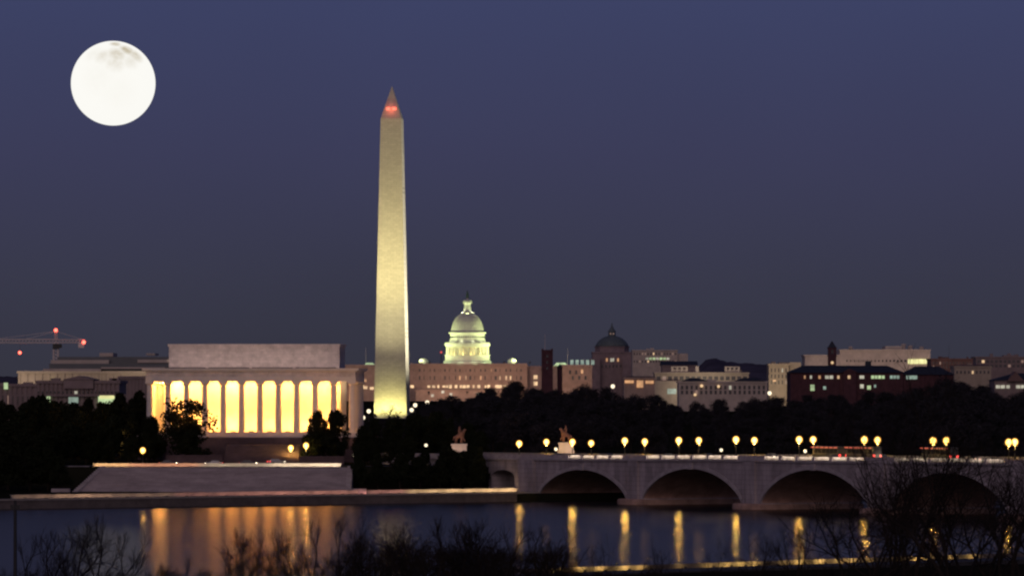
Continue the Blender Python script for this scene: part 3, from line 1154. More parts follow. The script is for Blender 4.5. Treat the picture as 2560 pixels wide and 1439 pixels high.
def statue(px, D, zb, label, flip=1):
    t = thing('horse_statue', label, 'statue', (X(px, D), D, zb), 0, 'horse statues at the bridge end')
    p = MB()
    p.box(-2.2, 2.2, -2.0, 2.0, -3.5, 0.5)
    # plinth above the parapet
    p.taper(-2.0, 2.0, -1.8, 1.8, 0.5, 2.2, 0.12)
    p.box(-2.1, 2.1, -1.9, 1.9, 2.2, 2.7)
    p.build('pedestal', M['marble_plain'], t)
    h = 2.7
    f = flip
    V = [(-0.9, 0, h + 2.0), (0.0, 0, h + 2.1), (0.8, 0, h + 2.35), (1.15, 0, h + 3.1), (1.35, 0, h + 3.75), (1.8, 0, h + 3.45),
         (0.75, 0.25, h + 1.2), (0.85, 0.25, h + 0.1), (1.0, -0.25, h + 1.35), (1.45, -0.25, h + 0.95), (1.35, -0.25, h + 0.4),
         (-0.95, 0.28, h + 1.2), (-1.1, 0.28, h + 0.1), (-0.75, -0.28, h + 1.15), (-0.7, -0.28, h + 0.1),
         (-1.4, 0, h + 1.7), (-1.55, 0, h + 0.8)]
    E = [(0, 1), (1, 2), (2, 3), (3, 4), (4, 5), (2, 6), (6, 7), (2, 8), (8, 9), (9, 10), (0, 11), (11, 12), (0, 13), (13, 14), (0, 15), (15, 16)]
    Rr = [0.62, 0.6, 0.6, 0.38, 0.3, 0.17, 0.26, 0.14, 0.26, 0.17, 0.13, 0.28, 0.14, 0.28, 0.14, 0.14, 0.1]
    skin('horse', [(x * f, y, z) for x, y, z in V], E, Rr, M['gilt'], t)
    V = [(0, 0, h + 2.75), (0, 0, h + 3.4), (0.05, 0, h + 4.0), (0.08, 0, h + 4.25), (0.1, 0, h + 4.55),
         (0.1, 0.42, h + 3.9), (0.4, 0.5, h + 3.4), (0.75, 0.3, h + 3.35), (0.1, -0.42, h + 3.9), (-0.1, -0.6, h + 3.35), (0.2, -0.5, h + 2.95),
         (0.25, 0.6, h + 2.3), (0.15, 0.65, h + 1.5), (0.25, -0.6, h + 2.3), (0.15, -0.65, h + 1.5)]
    E = [(0, 1), (1, 2), (2, 3), (3, 4), (2, 5), (5, 6), (6, 7), (2, 8), (8, 9), (9, 10), (0, 11), (11, 12), (0, 13), (13, 14)]
    Rr = [0.36, 0.36, 0.4, 0.17, 0.24, 0.18, 0.14, 0.11, 0.18, 0.14, 0.11, 0.23, 0.14, 0.23, 0.14]
    skin('rider', [(x * f, y, z) for x, y, z in V], E, Rr, M['gilt'], t)
    V = [(0.6, -1.0, h + 1.5), (0.6, -1.0, h + 2.1), (0.6, -1.0, h + 2.55), (0.6, -1.0, h + 2.75), (0.6, -1.0, h + 3.0), (0.6, -0.75, h + 0.8), (0.6, -0.75, h + 0.1),
         (0.5, -1.2, h + 0.8), (0.45, -1.2, h + 0.1), (0.9, -0.8, h + 2.4), (1.1, -0.6, h + 2.0), (0.25, -1.1, h + 2.4), (0.15, -1.2, h + 1.9)]
    E = [(0, 1), (1, 2), (2, 3), (3, 4), (0, 5), (5, 6), (0, 7), (7, 8), (2, 9), (9, 10), (2, 11), (11, 12)]
    Rr = [0.3, 0.3, 0.32, 0.14, 0.21, 0.2, 0.13, 0.2, 0.13, 0.15, 0.11, 0.15, 0.11]
    skin('standing_figure', [(x * f, y, z) for x, y, z in V], E, Rr, M['gilt'], t)
    flood(t, (-3 * f, -9, -2.0), (0, 0, 3.5), 1500, (1.0, 0.62, 0.42), 60, 1.0, s=0.6)
    return t


statue(1148, 1424, 11.2, 'gilded horse and rider statue standing clear among dark trees', 1)
statue(1415, 1447, 11.3, 'gilded horse and rider statue behind the bridge globe lamps', -1)

# ------------------------------------------------------------------ vehicles
def car_proto(label, paint, group):
    t = thing('car', label, 'car', (0, 0, 0), 0, group)
    b = MB()
    L, Wd = 2.25, 0.88
    prof = [(-L, 0.35), (-L, 0.85), (-1.55, 0.98), (-1.0, 1.42), (0.35, 1.45), (1.05, 0.98), (2.05, 0.82), (L, 0.62), (L, 0.35)]
    n = len(prof)
    vs = []
    for y, k in ((-Wd, 0.0), (-Wd * 0.82, 1.0), (Wd * 0.82, 1.0), (Wd, 0.0)):
        for x, z in prof:
            zz = z if (k or z < 0.9) else 0.9
            vs.append((x, y if z < 0.99 or not k else y * 0.93, zz))
    fs = []
    for r in range(3):
        for i in range(n):
            j = (i + 1) % n
            fs.append((r * n + i, r * n + j, (r + 1) * n + j, (r + 1) * n + i))
    fs.append(tuple(range(n - 1, -1, -1)))
    fs.append(tuple(range(3 * n, 4 * n)))
    b.add(vs, fs)
    b.build('body', paint, t)
    g = MB()
    for y in (-0.72, 0.72):
        yy = y * 1.03
        g.add([(-1.35, yy, 1.0), (0.85, yy, 1.0), (0.3, yy * 0.96, 1.37), (-0.98, yy * 0.96, 1.37)], [(0, 1, 2, 3)])
        g.add([(-1.35, yy * 0.97, 1.0), (0.85, yy * 0.97, 1.0), (0.3, yy * 0.93, 1.37), (-0.98, yy * 0.93, 1.37)], [(3, 2, 1, 0)])
    g.build('window', M['glass'], t)
    for x in (-1.35, 1.35):
        for y in (-0.8, 0.8):
            w = MB().tube((x, y - 0.1, 0.32), (x, y + 0.1, 0.32), 0.32, 0.32, 14)
            w.build('wheel', M['rubber'], t)
    for y in (-0.62, 0.62):
        MB().box(2.12, 2.3, y - 0.25, y + 0.25, 0.58, 0.8).build('headlight', M['head'], t)
        MB().box(-2.3, -2.18, y - 0.25, y + 0.25, 0.62, 0.86).build('tail_light', M['tail'], t)
    return t


def coach_proto(label, group):
    t = thing('coach', label, 'bus', (0, 0, 0), 0, group)
    b = MB()
    b.box(-6, 6, -1.25, 1.25, 0.4, 1.6)
    b.taper(-6, 6, -1.25, 1.25, 1.6, 3.3, 0.12, 0.1)
    b.build('body', M['car_dark'], t)
    for y in (-1.22, 1.22):
        w = MB()
        for k in range(6):
            x0 = -5.5 + k * 1.85
            w.box(x0, x0 + 1.6, y - 0.03, y + 0.03, 1.75, 2.75)
        w.build('window', M['rubber'], t)
    for x in (-3.8, 3.9):
        for y in (-1.1, 1.1):
            MB().tube((x, y - 0.16, 0.5), (x, y + 0.16, 0.5), 0.5, 0.5, 14).build('wheel', M['rubber'], t)
    for y in (-1.29, 1.29):
        for k in range(6):
            x = -5.4 + k * 2.1
            MB().box(x, x + 1.5, y - 0.03, y + 0.03, 2.95, 3.15).build('marker_lamp', M['red_dim'], t)
    for y in (-0.9, 0.9):
        MB().box(-6.08, -5.98, y - 0.25, y + 0.25, 1.0, 1.5).build('tail_light', M['tail'], t)
        MB().box(5.98, 6.08, y - 0.25, y + 0.25, 0.8, 1.1).build('headlight', M['head'], t)
    return t


cg = 'cars crossing the bridge'
cp_grey = car_proto('grey car on the bridge with headlights on, first from the wooded bank', M['car_grey'], cg)
cp_white = car_proto('white van-like car parked by the steps before the temple', M['car_white'], 'cars on the road before the temple')


def on_bridge(o, px, w, rev=False):
    s = s_at(px, w)
    o.location = bridge_pt(s, w, ptop(s) - 1.11)
    o.rotation_euler = (0, 0, BRZ + (math.pi if rev else 0))
    return s


on_bridge(cp_grey, 1392, 8.5, True)
for i, (px, w, rev) in enumerate(((1520, 8.5, True), (1672, 18, False), (1770, 8.5, True), (1930, 18, False), (2080, 8.5, True), (2205, 18, False), (2430, 8.5, True))):
    o = dup(cp_grey, (0, 0, 0), 0, 1, 'car on the bridge with lights on, %s from the wooded bank' % ORD[i + 1], cg)
    on_bridge(o, px, w, rev)
cc = coach_proto('dark red coach with red marker lamps on the bridge, below the sixth lamp pair', 'coaches crossing the bridge')
on_bridge(cc, 2075, 13.0, True)
for px, lab in ((2160, 'middle of three red coaches on the bridge, between lamp pairs'), (2350, 'red coach with marker lamps alone under the eighth pair of bridge lamps')):
    o = dup(cc, (0, 0, 0), 0, 1, lab, 'coaches crossing the bridge')
    on_bridge(o, px, 13.0, True)
# spots added apart from the cars, brushing the inner parapet faces like headlights
for k in range(9):
    s = 20 + k * 26
    z = ptop(s) - 0.45
    lamp('SPOT', 'added_headlight_spot', 2600, (1.0, 0.80, 0.55), (s, 15, z), br, (s - 30, BW, z - 0.1), 0.15, 110, 1.0)

cp_white.location = (X(690, 1458), 1458, 8.1)
cp_white.rotation_euler = (0, 0, math.radians(35))
cg2 = 'cars on the road before the temple'
o = dup(cp_white, (X(535, 1430), 1430, 8.06), math.pi, 1, 'white car with bright headlights above the river steps', cg2)
o = dup(cp_grey, (X(620, 1434), 1434, 8.06), 0, 1, 'grey car with red tail lights on the road before the temple steps', cg2)
o = dup(cp_grey, (X(420, 1434), 1434, 8.06), 0, 1, 'grey car on the upper road below the spreading tree', cg2)

# near bank parkway
RN0 = (X(1390, 763), 763.0)
RN1 = (X(2440, 825), 825.0)
rdx, rdy = RN1[0] - RN0[0], RN1[1] - RN0[1]
rl = math.hypot(rdx, rdy)
rdx, rdy = rdx / rl, rdy / rl
rang = math.atan2(rdy, rdx)


def near_pt(a, off, z):
    return (RN0[0] + rdx * a - rdy * off, RN0[1] + rdy * a + rdx * off, z)


def build_near_road():
    rd = MB()
    vs = [near_pt(-160, -8, 3.12), near_pt(260, -8, 3.12), near_pt(260, 1.2, 3.12), near_pt(-160, 1.2, 3.12)]
    vs2 = [(x, y, 2.0) for x, y, z in vs]
    rd.add(vs2 + vs, [(4, 5, 6, 7), (0, 1, 5, 4), (2, 3, 7, 6), (0, 3, 2, 1)])
    struct(rd.build('near_road', M['asphalt']))
    g = thing('near_trail_standin', 'added lit wall standing in for gold light trails by the near riverside road', 'wall')  # wall and its lamps added where gold light trails run
    mb = MB()
    a = -14.0
    while a < 120:
        p = [near_pt(a, 2.0, 2.0), near_pt(a + 6.0, 2.0, 2.0), near_pt(a + 6.0, 2.5, 2.0), near_pt(a, 2.5, 2.0)]
        mb.add(p + [(x, y, 3.72) for x, y, z in p], [(0, 3, 2, 1), (4, 5, 6, 7), (0, 1, 5, 4), (1, 2, 6, 5), (2, 3, 7, 6), (3, 0, 4, 7)])
        a += 6.0
    mb.build('wall_body', M['wetstone'], g)
    for k, (px, e) in enumerate(((1395, 20), (1450, 40), (1500, 50), (1560, 40), (1600, 22), (1700, 5), (1770, 16), (1815, 36), (1850, 24), (1885, 26), (1960, 8), (2000, 44), (2050, 46), (2100, 26), (2130, 22),
                                 (2175, 9), (2250, 18), (2290, 52), (2320, 14), (2380, 18), (2430, 22))):
        # a along the road for this pixel
        lo, hi = -60.0, 160.0
        for _ in range(50):
            mid = (lo + hi) / 2
            q = near_pt(mid, 2.0, 0)
            if 1280 + q[0] / (KA * q[1]) < px:
                lo = mid
            else:
                hi = mid
        p = near_pt(lo, 0.9, 3.45)
        f = MB().box(p[0] - 0.18, p[0] + 0.18, p[1] - 0.32, p[1] - 0.1, 3.0, 3.35)
        f.build('wall_or_standin_lamp', M['iron'], g)
        lamp('AREA', 'trail_standin_beam', e * 2.2, (1.0, 0.66, 0.18), p, g, near_pt(lo, 2.0, 3.5), 1.0, size_y=0.12)


build_near_road()

# ------------------------------------------------------------------ trees
def dense_tree(seed, h, r, shape, n, leaf, mname, trunk_h=None):
    """crown of leaf cards scattered in irregular clumps, plus a tapered trunk with limbs; returns two meshes"""
    rr = random.Random(seed)
    tk = MB()
    th = trunk_h or h * 0.22
    tk.tube((0, 0, -1.5), (0, 0, h * 0.55), 0.035 * h, 0.018 * h, 7)
    tk.tube((0, 0, h * 0.55), (rr.uniform(-.3, .3), rr.uniform(-.3, .3), h * 0.9), 0.018 * h, 0.004 * h, 5)
    clumps = []
    nc = 26
    for i in range(nc):
        t = rr.random()
        z = lerp(th, h * 0.97, t)
        if shape == 'round':
            rad = r * math.sqrt(max(0.02, 1 - ((z - h * 0.55) / (h * 0.47)) ** 2))
        elif shape == 'cone':
            rad = r * (1.05 - t) ** 0.8 + 0.2
        else:
            rad = r * (0.75 + 0.25 * math.sin(t * 7 + seed)) * (1 - 0.55 * t)
        a = rr.uniform(0, 2 * math.pi)
        q = rad * rr.uniform(0.45, 0.95)
        c = Vector((q * math.cos(a), q * math.sin(a), z))
        cr = lerp(0.26, 0.42, rr.random()) * r * (1.0 if shape != 'cone' else (1.15 - 0.55 * t))
        clumps.append((c, cr))
        tk.tube((0, 0, max(th * 0.6, z - rad * 0.5)), c, 0.008 * h, 0.002 * h, 4)
    clumps.append((Vector((0, 0, h * 0.55)), r * 0.55))
    for q_ in range(3):
        clumps.append((Vector((0, 0, h * (0.93 - 0.07 * q_))), r * (0.24 + 0.1 * q_ if shape == 'cone' else 0.36 + 0.06 * q_)))
    cw = MB()
    vs, fs = [], []
    for i in range(n):
        c, cr = clumps[rr.randrange(len(clumps))]
        d = Vector((rr.gauss(0, 1), rr.gauss(0, 1), rr.gauss(0, 0.85)))
        d.normalize()
        p = c + d * cr * rr.random() ** 0.45
        if p.z < th * 0.5:
            continue
        a = Vector((rr.gauss(0, 1), rr.gauss(0, 1), rr.gauss(0, 0.7))).normalized()
        b = a.orthogonal().normalized()
        b = (Matrix.Rotation(rr.uniform(0, 6.28), 3, a) @ b)
        if leaf[1] > 0:
            la, lb = leaf[0] * rr.uniform(0.6, 1.3), leaf[1] * rr.uniform(0.6, 1.3)
        k = len(vs)
        vs += [p - a * la * 0.5, p + b * lb * 0.5, p + a * la * 0.5, p - b * lb * 0.5]
        fs.append((k, k + 1, k + 2, k + 3))
    cw.add(vs, fs)
    return cw.mesh('crown', M[mname]), tk.mesh('trunk', M['bark'])


def bare_tree(seed, h, levels=5, spread=0.55, r0=0.028, up=0.25, nch=4):
    """leafless tree: recursive tapering limbs down to twigs; returns limb mesh and twig mesh"""
    rr = random.Random(seed)
    tk, tw = MB(), MB()

    def grow(p, d, L, r, lev):
        seg = 3 if lev < 3 else 2
        pts = [p]
        dd = d.copy()
        for i in range(seg):
            dd = (dd + Vector((rr.gauss(0, 0.13), rr.gauss(0, 0.13), rr.gauss(0, 0.09) + up * 0.25))).normalized()
            q = pts[-1] + dd * (L / seg)
            ra = lerp(r, r * 0.55, i / seg)
            rb = lerp(r, r * 0.55, (i + 1) / seg)
            (tk if lev < 2 else tw).tube(pts[-1], q, ra, rb, 6 if lev < 2 else 3)
            pts.append(q)
        if lev >= levels:
            return
        k = nch + (1 if rr.random() < 0.4 else 0)
        for i in range(k):
            t = rr.uniform(0.35, 1.0) if i else 1.0
            f = t * seg
            j = min(seg - 1, int(f))
            q = pts[j].lerp(pts[j + 1], f - j)
            ax = dd.orthogonal().normalized()
            ax = Matrix.Rotation(rr.uniform(0, 6.28), 3, dd) @ ax
            ang = rr.uniform(0.35, 1.0) * spread * 1.5 if i else rr.uniform(0.05, 0.3)
            nd = (Matrix.Rotation(ang, 3, ax) @ dd)
            nd = (nd + Vector((0, 0, up * 0.4))).normalized()
            grow(q, nd, L * rr.uniform(0.55, 0.8), max(0.008, r * (0.55 if i else 0.62)), lev + 1)

    grow(Vector((0, 0, -0.5)), Vector((rr.gauss(0, .05), rr.gauss(0, .05), 1)).normalized(), h * 0.34, h * r0, 0)
    zmax = max(v[2] for v in tw.v)
    k = h / zmax
    for mb in (tk, tw):
        mb.v = [(x * k, y * k, z * k) for x, y, z in mb.v]
    return tw.mesh('branches', M['nearbark']), tk.mesh('trunk', M['nearbark'])


def tree_obj(name, meshes, parts, label, group, loc, rz, scale, cat='tree'):
    t = thing(name, label, cat, loc, rz, group)
    t.scale = scale if isinstance(scale, tuple) else (scale,) * 3
    for me, pn in zip(meshes, parts):
        obj(pn, me, t)
    return t


EV = [dense_tree(11, 12, 4.6, 'round', 5200, (0.75, 0.5), 'leaf'), dense_tree(12, 12, 4.0, 'round', 5200, (0.75, 0.5), 'leaf'),
      dense_tree(13, 13, 4.6, 'cone', 6000, (0.75, 0.5), 'leaf'), dense_tree(14, 12, 5.0, 'lump', 5200, (0.8, 0.5), 'leaf')]
WD = [dense_tree(21, 14, 5.6, 'round', 3600, (1.5, 0.22), 'twig'), dense_tree(22, 14, 5.0, 'lump', 3600, (1.5, 0.22), 'twig'),
      dense_tree(23, 15, 5.2, 'round', 3600, (1.4, 0.2), 'twig'), dense_tree(24, 13, 6.0, 'round', 3800, (1.5, 0.22), 'twig')]


def plant(kind, idx, px, row_top, D, base_z=None, label='', group=None, wide=1.0, name='evergreen_tree'):
    x = X(px, D)
    zb = gz(x, D) if base_z is None else base_z
    zt = Z(row_top, D)
    me = kind[idx % len(kind)]
    zz = sorted(v.co.z for v in me[0].vertices)
    h0 = zz[int(len(zz) * 0.985)]
    s = max(0.25, (zt - zb) / h0)
    return tree_obj(name, me, ('crown', 'trunk'), label, group, (x, D, zb), R.uniform(0, 6.28), (s * wide, s * wide, s))


# the mass on the bank beside the temple
G1 = 'dark evergreens on the bank beside the temple'
for i, (px, row, D, wd) in enumerate(((-25, 1050, 1480, 1.0), (20, 1060, 1450, 1.0), (60, 1020, 1530, 1.0), (95, 995, 1560, 0.9), (135, 1010, 1540, 0.9), (175, 1028, 1520, 0.95), (215, 1022, 1540, 0.95),
                                      (255, 1012, 1550, 0.9), (300, 990, 1570, 0.85), (345, 985, 1575, 0.8), (375, 1050, 1500, 0.8), (330, 1040, 1490, 0.9), (280, 1045, 1480, 0.9), (235, 1060, 1470, 1.0),
                                      (190, 1065, 1470, 1.0), (150, 1060, 1460, 1.0), (110, 1075, 1450, 1.0), (60, 1085, 1430, 1.0), (20, 1110, 1390, 1.0), (75, 1120, 1385, 1.0), (120, 1125, 1385, 1.0),
                                      (150, 1140, 1380, 0.9), (-10, 1120, 1370, 1.2), (370, 1085, 1480, 0.9), (320, 1095, 1475, 1.0), (265, 1105, 1470, 1.2), (215, 1110, 1465, 1.2))):
    plant(EV, i * 7 + (1 if i % 3 else 3), px, row, D, None, 'dark evergreen crowded on the bank beside the temple', G1, wd)
plant(EV, 0, 385, 1046, 1488, None, 'round dark evergreen against the first lit bay of the temple', None, 0.75)
MAGN = dense_tree(31, 12, 5.4, 'round', 3300, (0.8, 0.45), 'leaf')
o = plant([MAGN], 0, 465, 1004, 1478, 8.2, 'spreading tree with gaps in its crown before the temple columns', None, 0.95)
plant(EV, 3, 470, 1060, 1474, 8.2, 'low dense evergreen under the spreading tree before the temple', None, 1.25)
plant(EV, 1, 790, 1032, 1482, 8.2, 'slim dark evergreen before the temple columns, left of a pair', None, 0.62)
plant(EV, 0, 838, 1030, 1486, 8.2, 'slim dark evergreen by the temple corner, right of a pair', None, 0.62)
plant(EV, 1, 812, 1072, 1478, 8.2, 'bushy evergreen filling the gap between the pair of slim evergreens', None, 1.35)
plant(EV, 0, 775, 1090, 1470, 8.2, 'low rounded evergreen beside the close pair of globe lamps', None, 1.0)
G2 = 'dark evergreens between the temple and the bridge'
for i, (px, row, D, wd) in enumerate(((905, 1068, 1460, 0.9), (935, 1052, 1470, 0.9), (985, 1048, 1480, 0.95), (1035, 1040, 1500, 0.9), (1085, 1035, 1510, 0.9), (1125, 1050, 1500, 0.8), (1175, 1062, 1500, 0.8),
                                      (1205, 1080, 1490, 0.8), (895, 1110, 1420, 0.8), (930, 1100, 1425, 1.0), (975, 1095, 1425, 1.0), (1020, 1095, 1425, 1.0), (1065, 1122, 1420, 0.9), (1105, 1125, 1415, 0.9),
                                      (1150, 1132, 1410, 0.9), (1185, 1122, 1408, 0.8), (900, 1150, 1398, 0.8), (945, 1140, 1400, 1.1), (1000, 1140, 1400, 1.1), (1050, 1145, 1402, 1.1), (1100, 1150, 1402, 1.1),
                                      (1150, 1152, 1402, 1.0), (1190, 1148, 1403, 0.8), (1128, 1127, 1409, 1.2), (1158, 1131, 1408, 1.3), (1182, 1128, 1407, 1.1), (1203, 1140, 1404, 0.7))):
    plant(EV, i * 5 + 1, px, row, D, None, 'dark evergreen in the clump between river steps and bridge', G2, wd)

# small bare tree before the obelisk foot
SM = bare_tree(77, 8, 4, 0.8, 0.03, 0.1)
tree_obj('bare_tree', SM, ('branches', 'trunk'), 'small bare tree silhouetted on the bright foot of the obelisk', None, (X(972, 2700), 2700, 11.9), 0, (1.3, 1.3, 1.0))

# the wood behind the bridge
G3 = 'leafless trees in the wood behind the bridge'
TOP = [(880, 1045), (935, 1030), (1040, 1008), (1075, 985), (1110, 1000), (1180, 985), (1230, 968), (1290, 950), (1330, 958), (1420, 962), (1560, 968), (1640, 985), (1700, 995), (1850, 990), (1920, 985),
       (2000, 980), (2100, 985), (2200, 975), (2300, 965), (2380, 945), (2440, 950), (2490, 975), (2600, 968)]
cnt = 0
for (D, step, drop) in ((2560, 34, 0), (2250, 38, 14), (1980, 42, 34), (1760, 50, 58), (1600, 60, 84)):
    px = 905 if D > 1700 else 1040
    while px < 2590:
        q = px + R.uniform(-14, 14)
        row = interp(q, TOP) + drop + (11 if q > 1350 else 4) + R.uniform(-9, 13)
        if abs(q - 980) < 60 and D > 1900:
            row = max(row, 1046)
        plant(WD, R.randrange(4), q, row, D + R.uniform(-80, 80), None, 'leafless tree in the dark wood behind the bridge', G3, R.uniform(0.85, 1.3), 'bare_tree')
        cnt += 1
        px += step * R.uniform(0.8, 1.2)

# trees on the far ground beside the left buildings
G4 = 'dark trees before the terraced buildings'
for i, px in enumerate(range(-20, 420, 40)):
    plant(EV, i, px, 1005 + R.uniform(-4, 16) + (25 if 30 < px < 60 else 0), 1700 + R.uniform(-50, 60), None, 'dark tree crown just before the low terraced building', G4, 1.0)

# near bank: bare trees and thickets
BT = [bare_tree(41, 14, 5, 0.58, 0.015, 0.25, 3), bare_tree(42, 14, 5, 0.55, 0.015, 0.3, 3), bare_tree(43, 14, 5, 0.68, 0.016, 0.2, 4)]
BIG = [bare_tree(51, 22, 6, 0.72, 0.012, 0.10, 3), bare_tree(52, 22, 6, 0.66, 0.012, 0.12, 3)]
BT2 = [bare_tree(44, 14, 5, 0.7, 0.014, 0.15, 3), bare_tree(45, 14, 5, 0.62, 0.014, 0.2, 3), bare_tree(46, 14, 5, 0.75, 0.014, 0.12, 3)]
SHR = [bare_tree(61, 6, 4, 0.85, 0.014, 0.2, 4), bare_tree(62, 6, 4, 0.95, 0.014, 0.15, 5)]


def plant_near(kind, idx, px, row, D, label, group=None, wide=1.0, name='bare_tree'):
    x = X(px, D)
    zb = gz(x, D) - 0.2
    me = kind[idx % len(kind)]
    h0 = max(v.co.z for v in me[0].vertices)
    s = (Z(row, D) - zb) / h0
    return tree_obj(name, me, ('branches', 'trunk'), label, group, (x, D, zb), R.uniform(0, 6.28), (s * wide, s * wide, s))


G5 = 'bare trees along the near bank'
for i, (px, row, D, wd) in enumerate(((60, 1330, 560, 1.0), (130, 1300, 600, 1.0), (185, 1288, 620, 0.9), (250, 1275, 640, 0.8), (300, 1310, 650, 0.8), (390, 1400, 640, 1.0), (470, 1385, 640, 1.0), (560, 1360, 630, 0.9),
                                      (612, 1312, 640, 0.75), (650, 1318, 620, 0.75), (690, 1300, 650, 0.75), (735, 1325, 640, 0.8), (790, 1290, 640, 0.8), (838, 1266, 640, 0.75), (880, 1310, 630, 0.8),
                                      (935, 1320, 620, 1.0), (985, 1330, 620, 1.0), (1040, 1300, 610, 1.0), (1095, 1285, 600, 1.0), (1150, 1280, 600, 1.0), (1210, 1285, 600, 1.0), (1270, 1300, 600, 1.0), (1340, 1290, 610, 1.0),
                                      (1400, 1340, 620, 0.9), (1500, 1320, 630, 0.8), (1655, 1330, 630, 0.7), (1790, 1330, 640, 0.7), (1900, 1290, 640, 0.9), (1980, 1250, 620, 0.9), (2060, 1215, 600, 1.2), (2180, 1170, 590, 1.3), (2300, 1150, 580, 1.3), (2390, 1130, 560, 1.2), (2480, 1110, 560, 1.3), (2555, 1100, 555, 1.2))):
    plant_near(BT2 if px > 1450 else BT, i, px, row, D, 'bare twiggy tree on the near bank before the water', G5, wd)
G6 = 'bare shrubs along the near bank'
px = -20
i = 0
while px < 2580:
    row = 1415 if px < 560 else (1395 if px < 880 else (1350 if px < 1390 else 1412)) + R.uniform(-14, 14)
    plant_near(SHR, i, px, row, 680 + R.uniform(-40, 20), 'bare shrub in the thicket on the near bank', G6, R.uniform(1.2, 1.7), 'bare_shrub')
    px += (24 if 860 < px < 1400 else 62) * R.uniform(0.8, 1.2)
    i += 1
for i, (px, row, D, lab) in enumerate(((2130, 1130, 470, 'broad bare tree whose twigs cover the fourth bridge arch'),
                                       (2215, 1105, 480, 'slender bare tree rising past the bridge deck beside the broad tree'),
                                       (2380, 1085, 455, 'bare tree standing close beside the second tallest tree'),
                                       (2300, 1040, 450, 'tall bare tree before the far end of the bridge, second tallest on the bank'),
                                       (2430, 855, 360, 'tallest bare tree, one thin tip rising above the skyline'),
                                       (2540, 1000, 440, 'bare tree cut by the edge of the picture beyond the tallest tree'))):
    plant_near(BIG, i, px, row, D, lab, None, 0.62 if row < 900 else 1.0)

# dark post at the left of the river
D = 520
pm = thing('utility_pole', 'dark slim pole with a short crossarm before the river', 'pole', (X(38, D), D, gz(X(38, D), D) - 0.3))
MB().tube((0, 0, 0), (0, 0, Z(1250, D) - gz(X(38, D), D) + 0.3), 0.2, 0.14, 10).build('pole_shaft', M['iron'], pm)
hh = Z(1262, D) - gz(X(38, D), D)
MB().box(-0.45, 0.45, -0.12, 0.12, hh - 0.1, hh + 0.35).build('crossarm', M['iron'], pm)

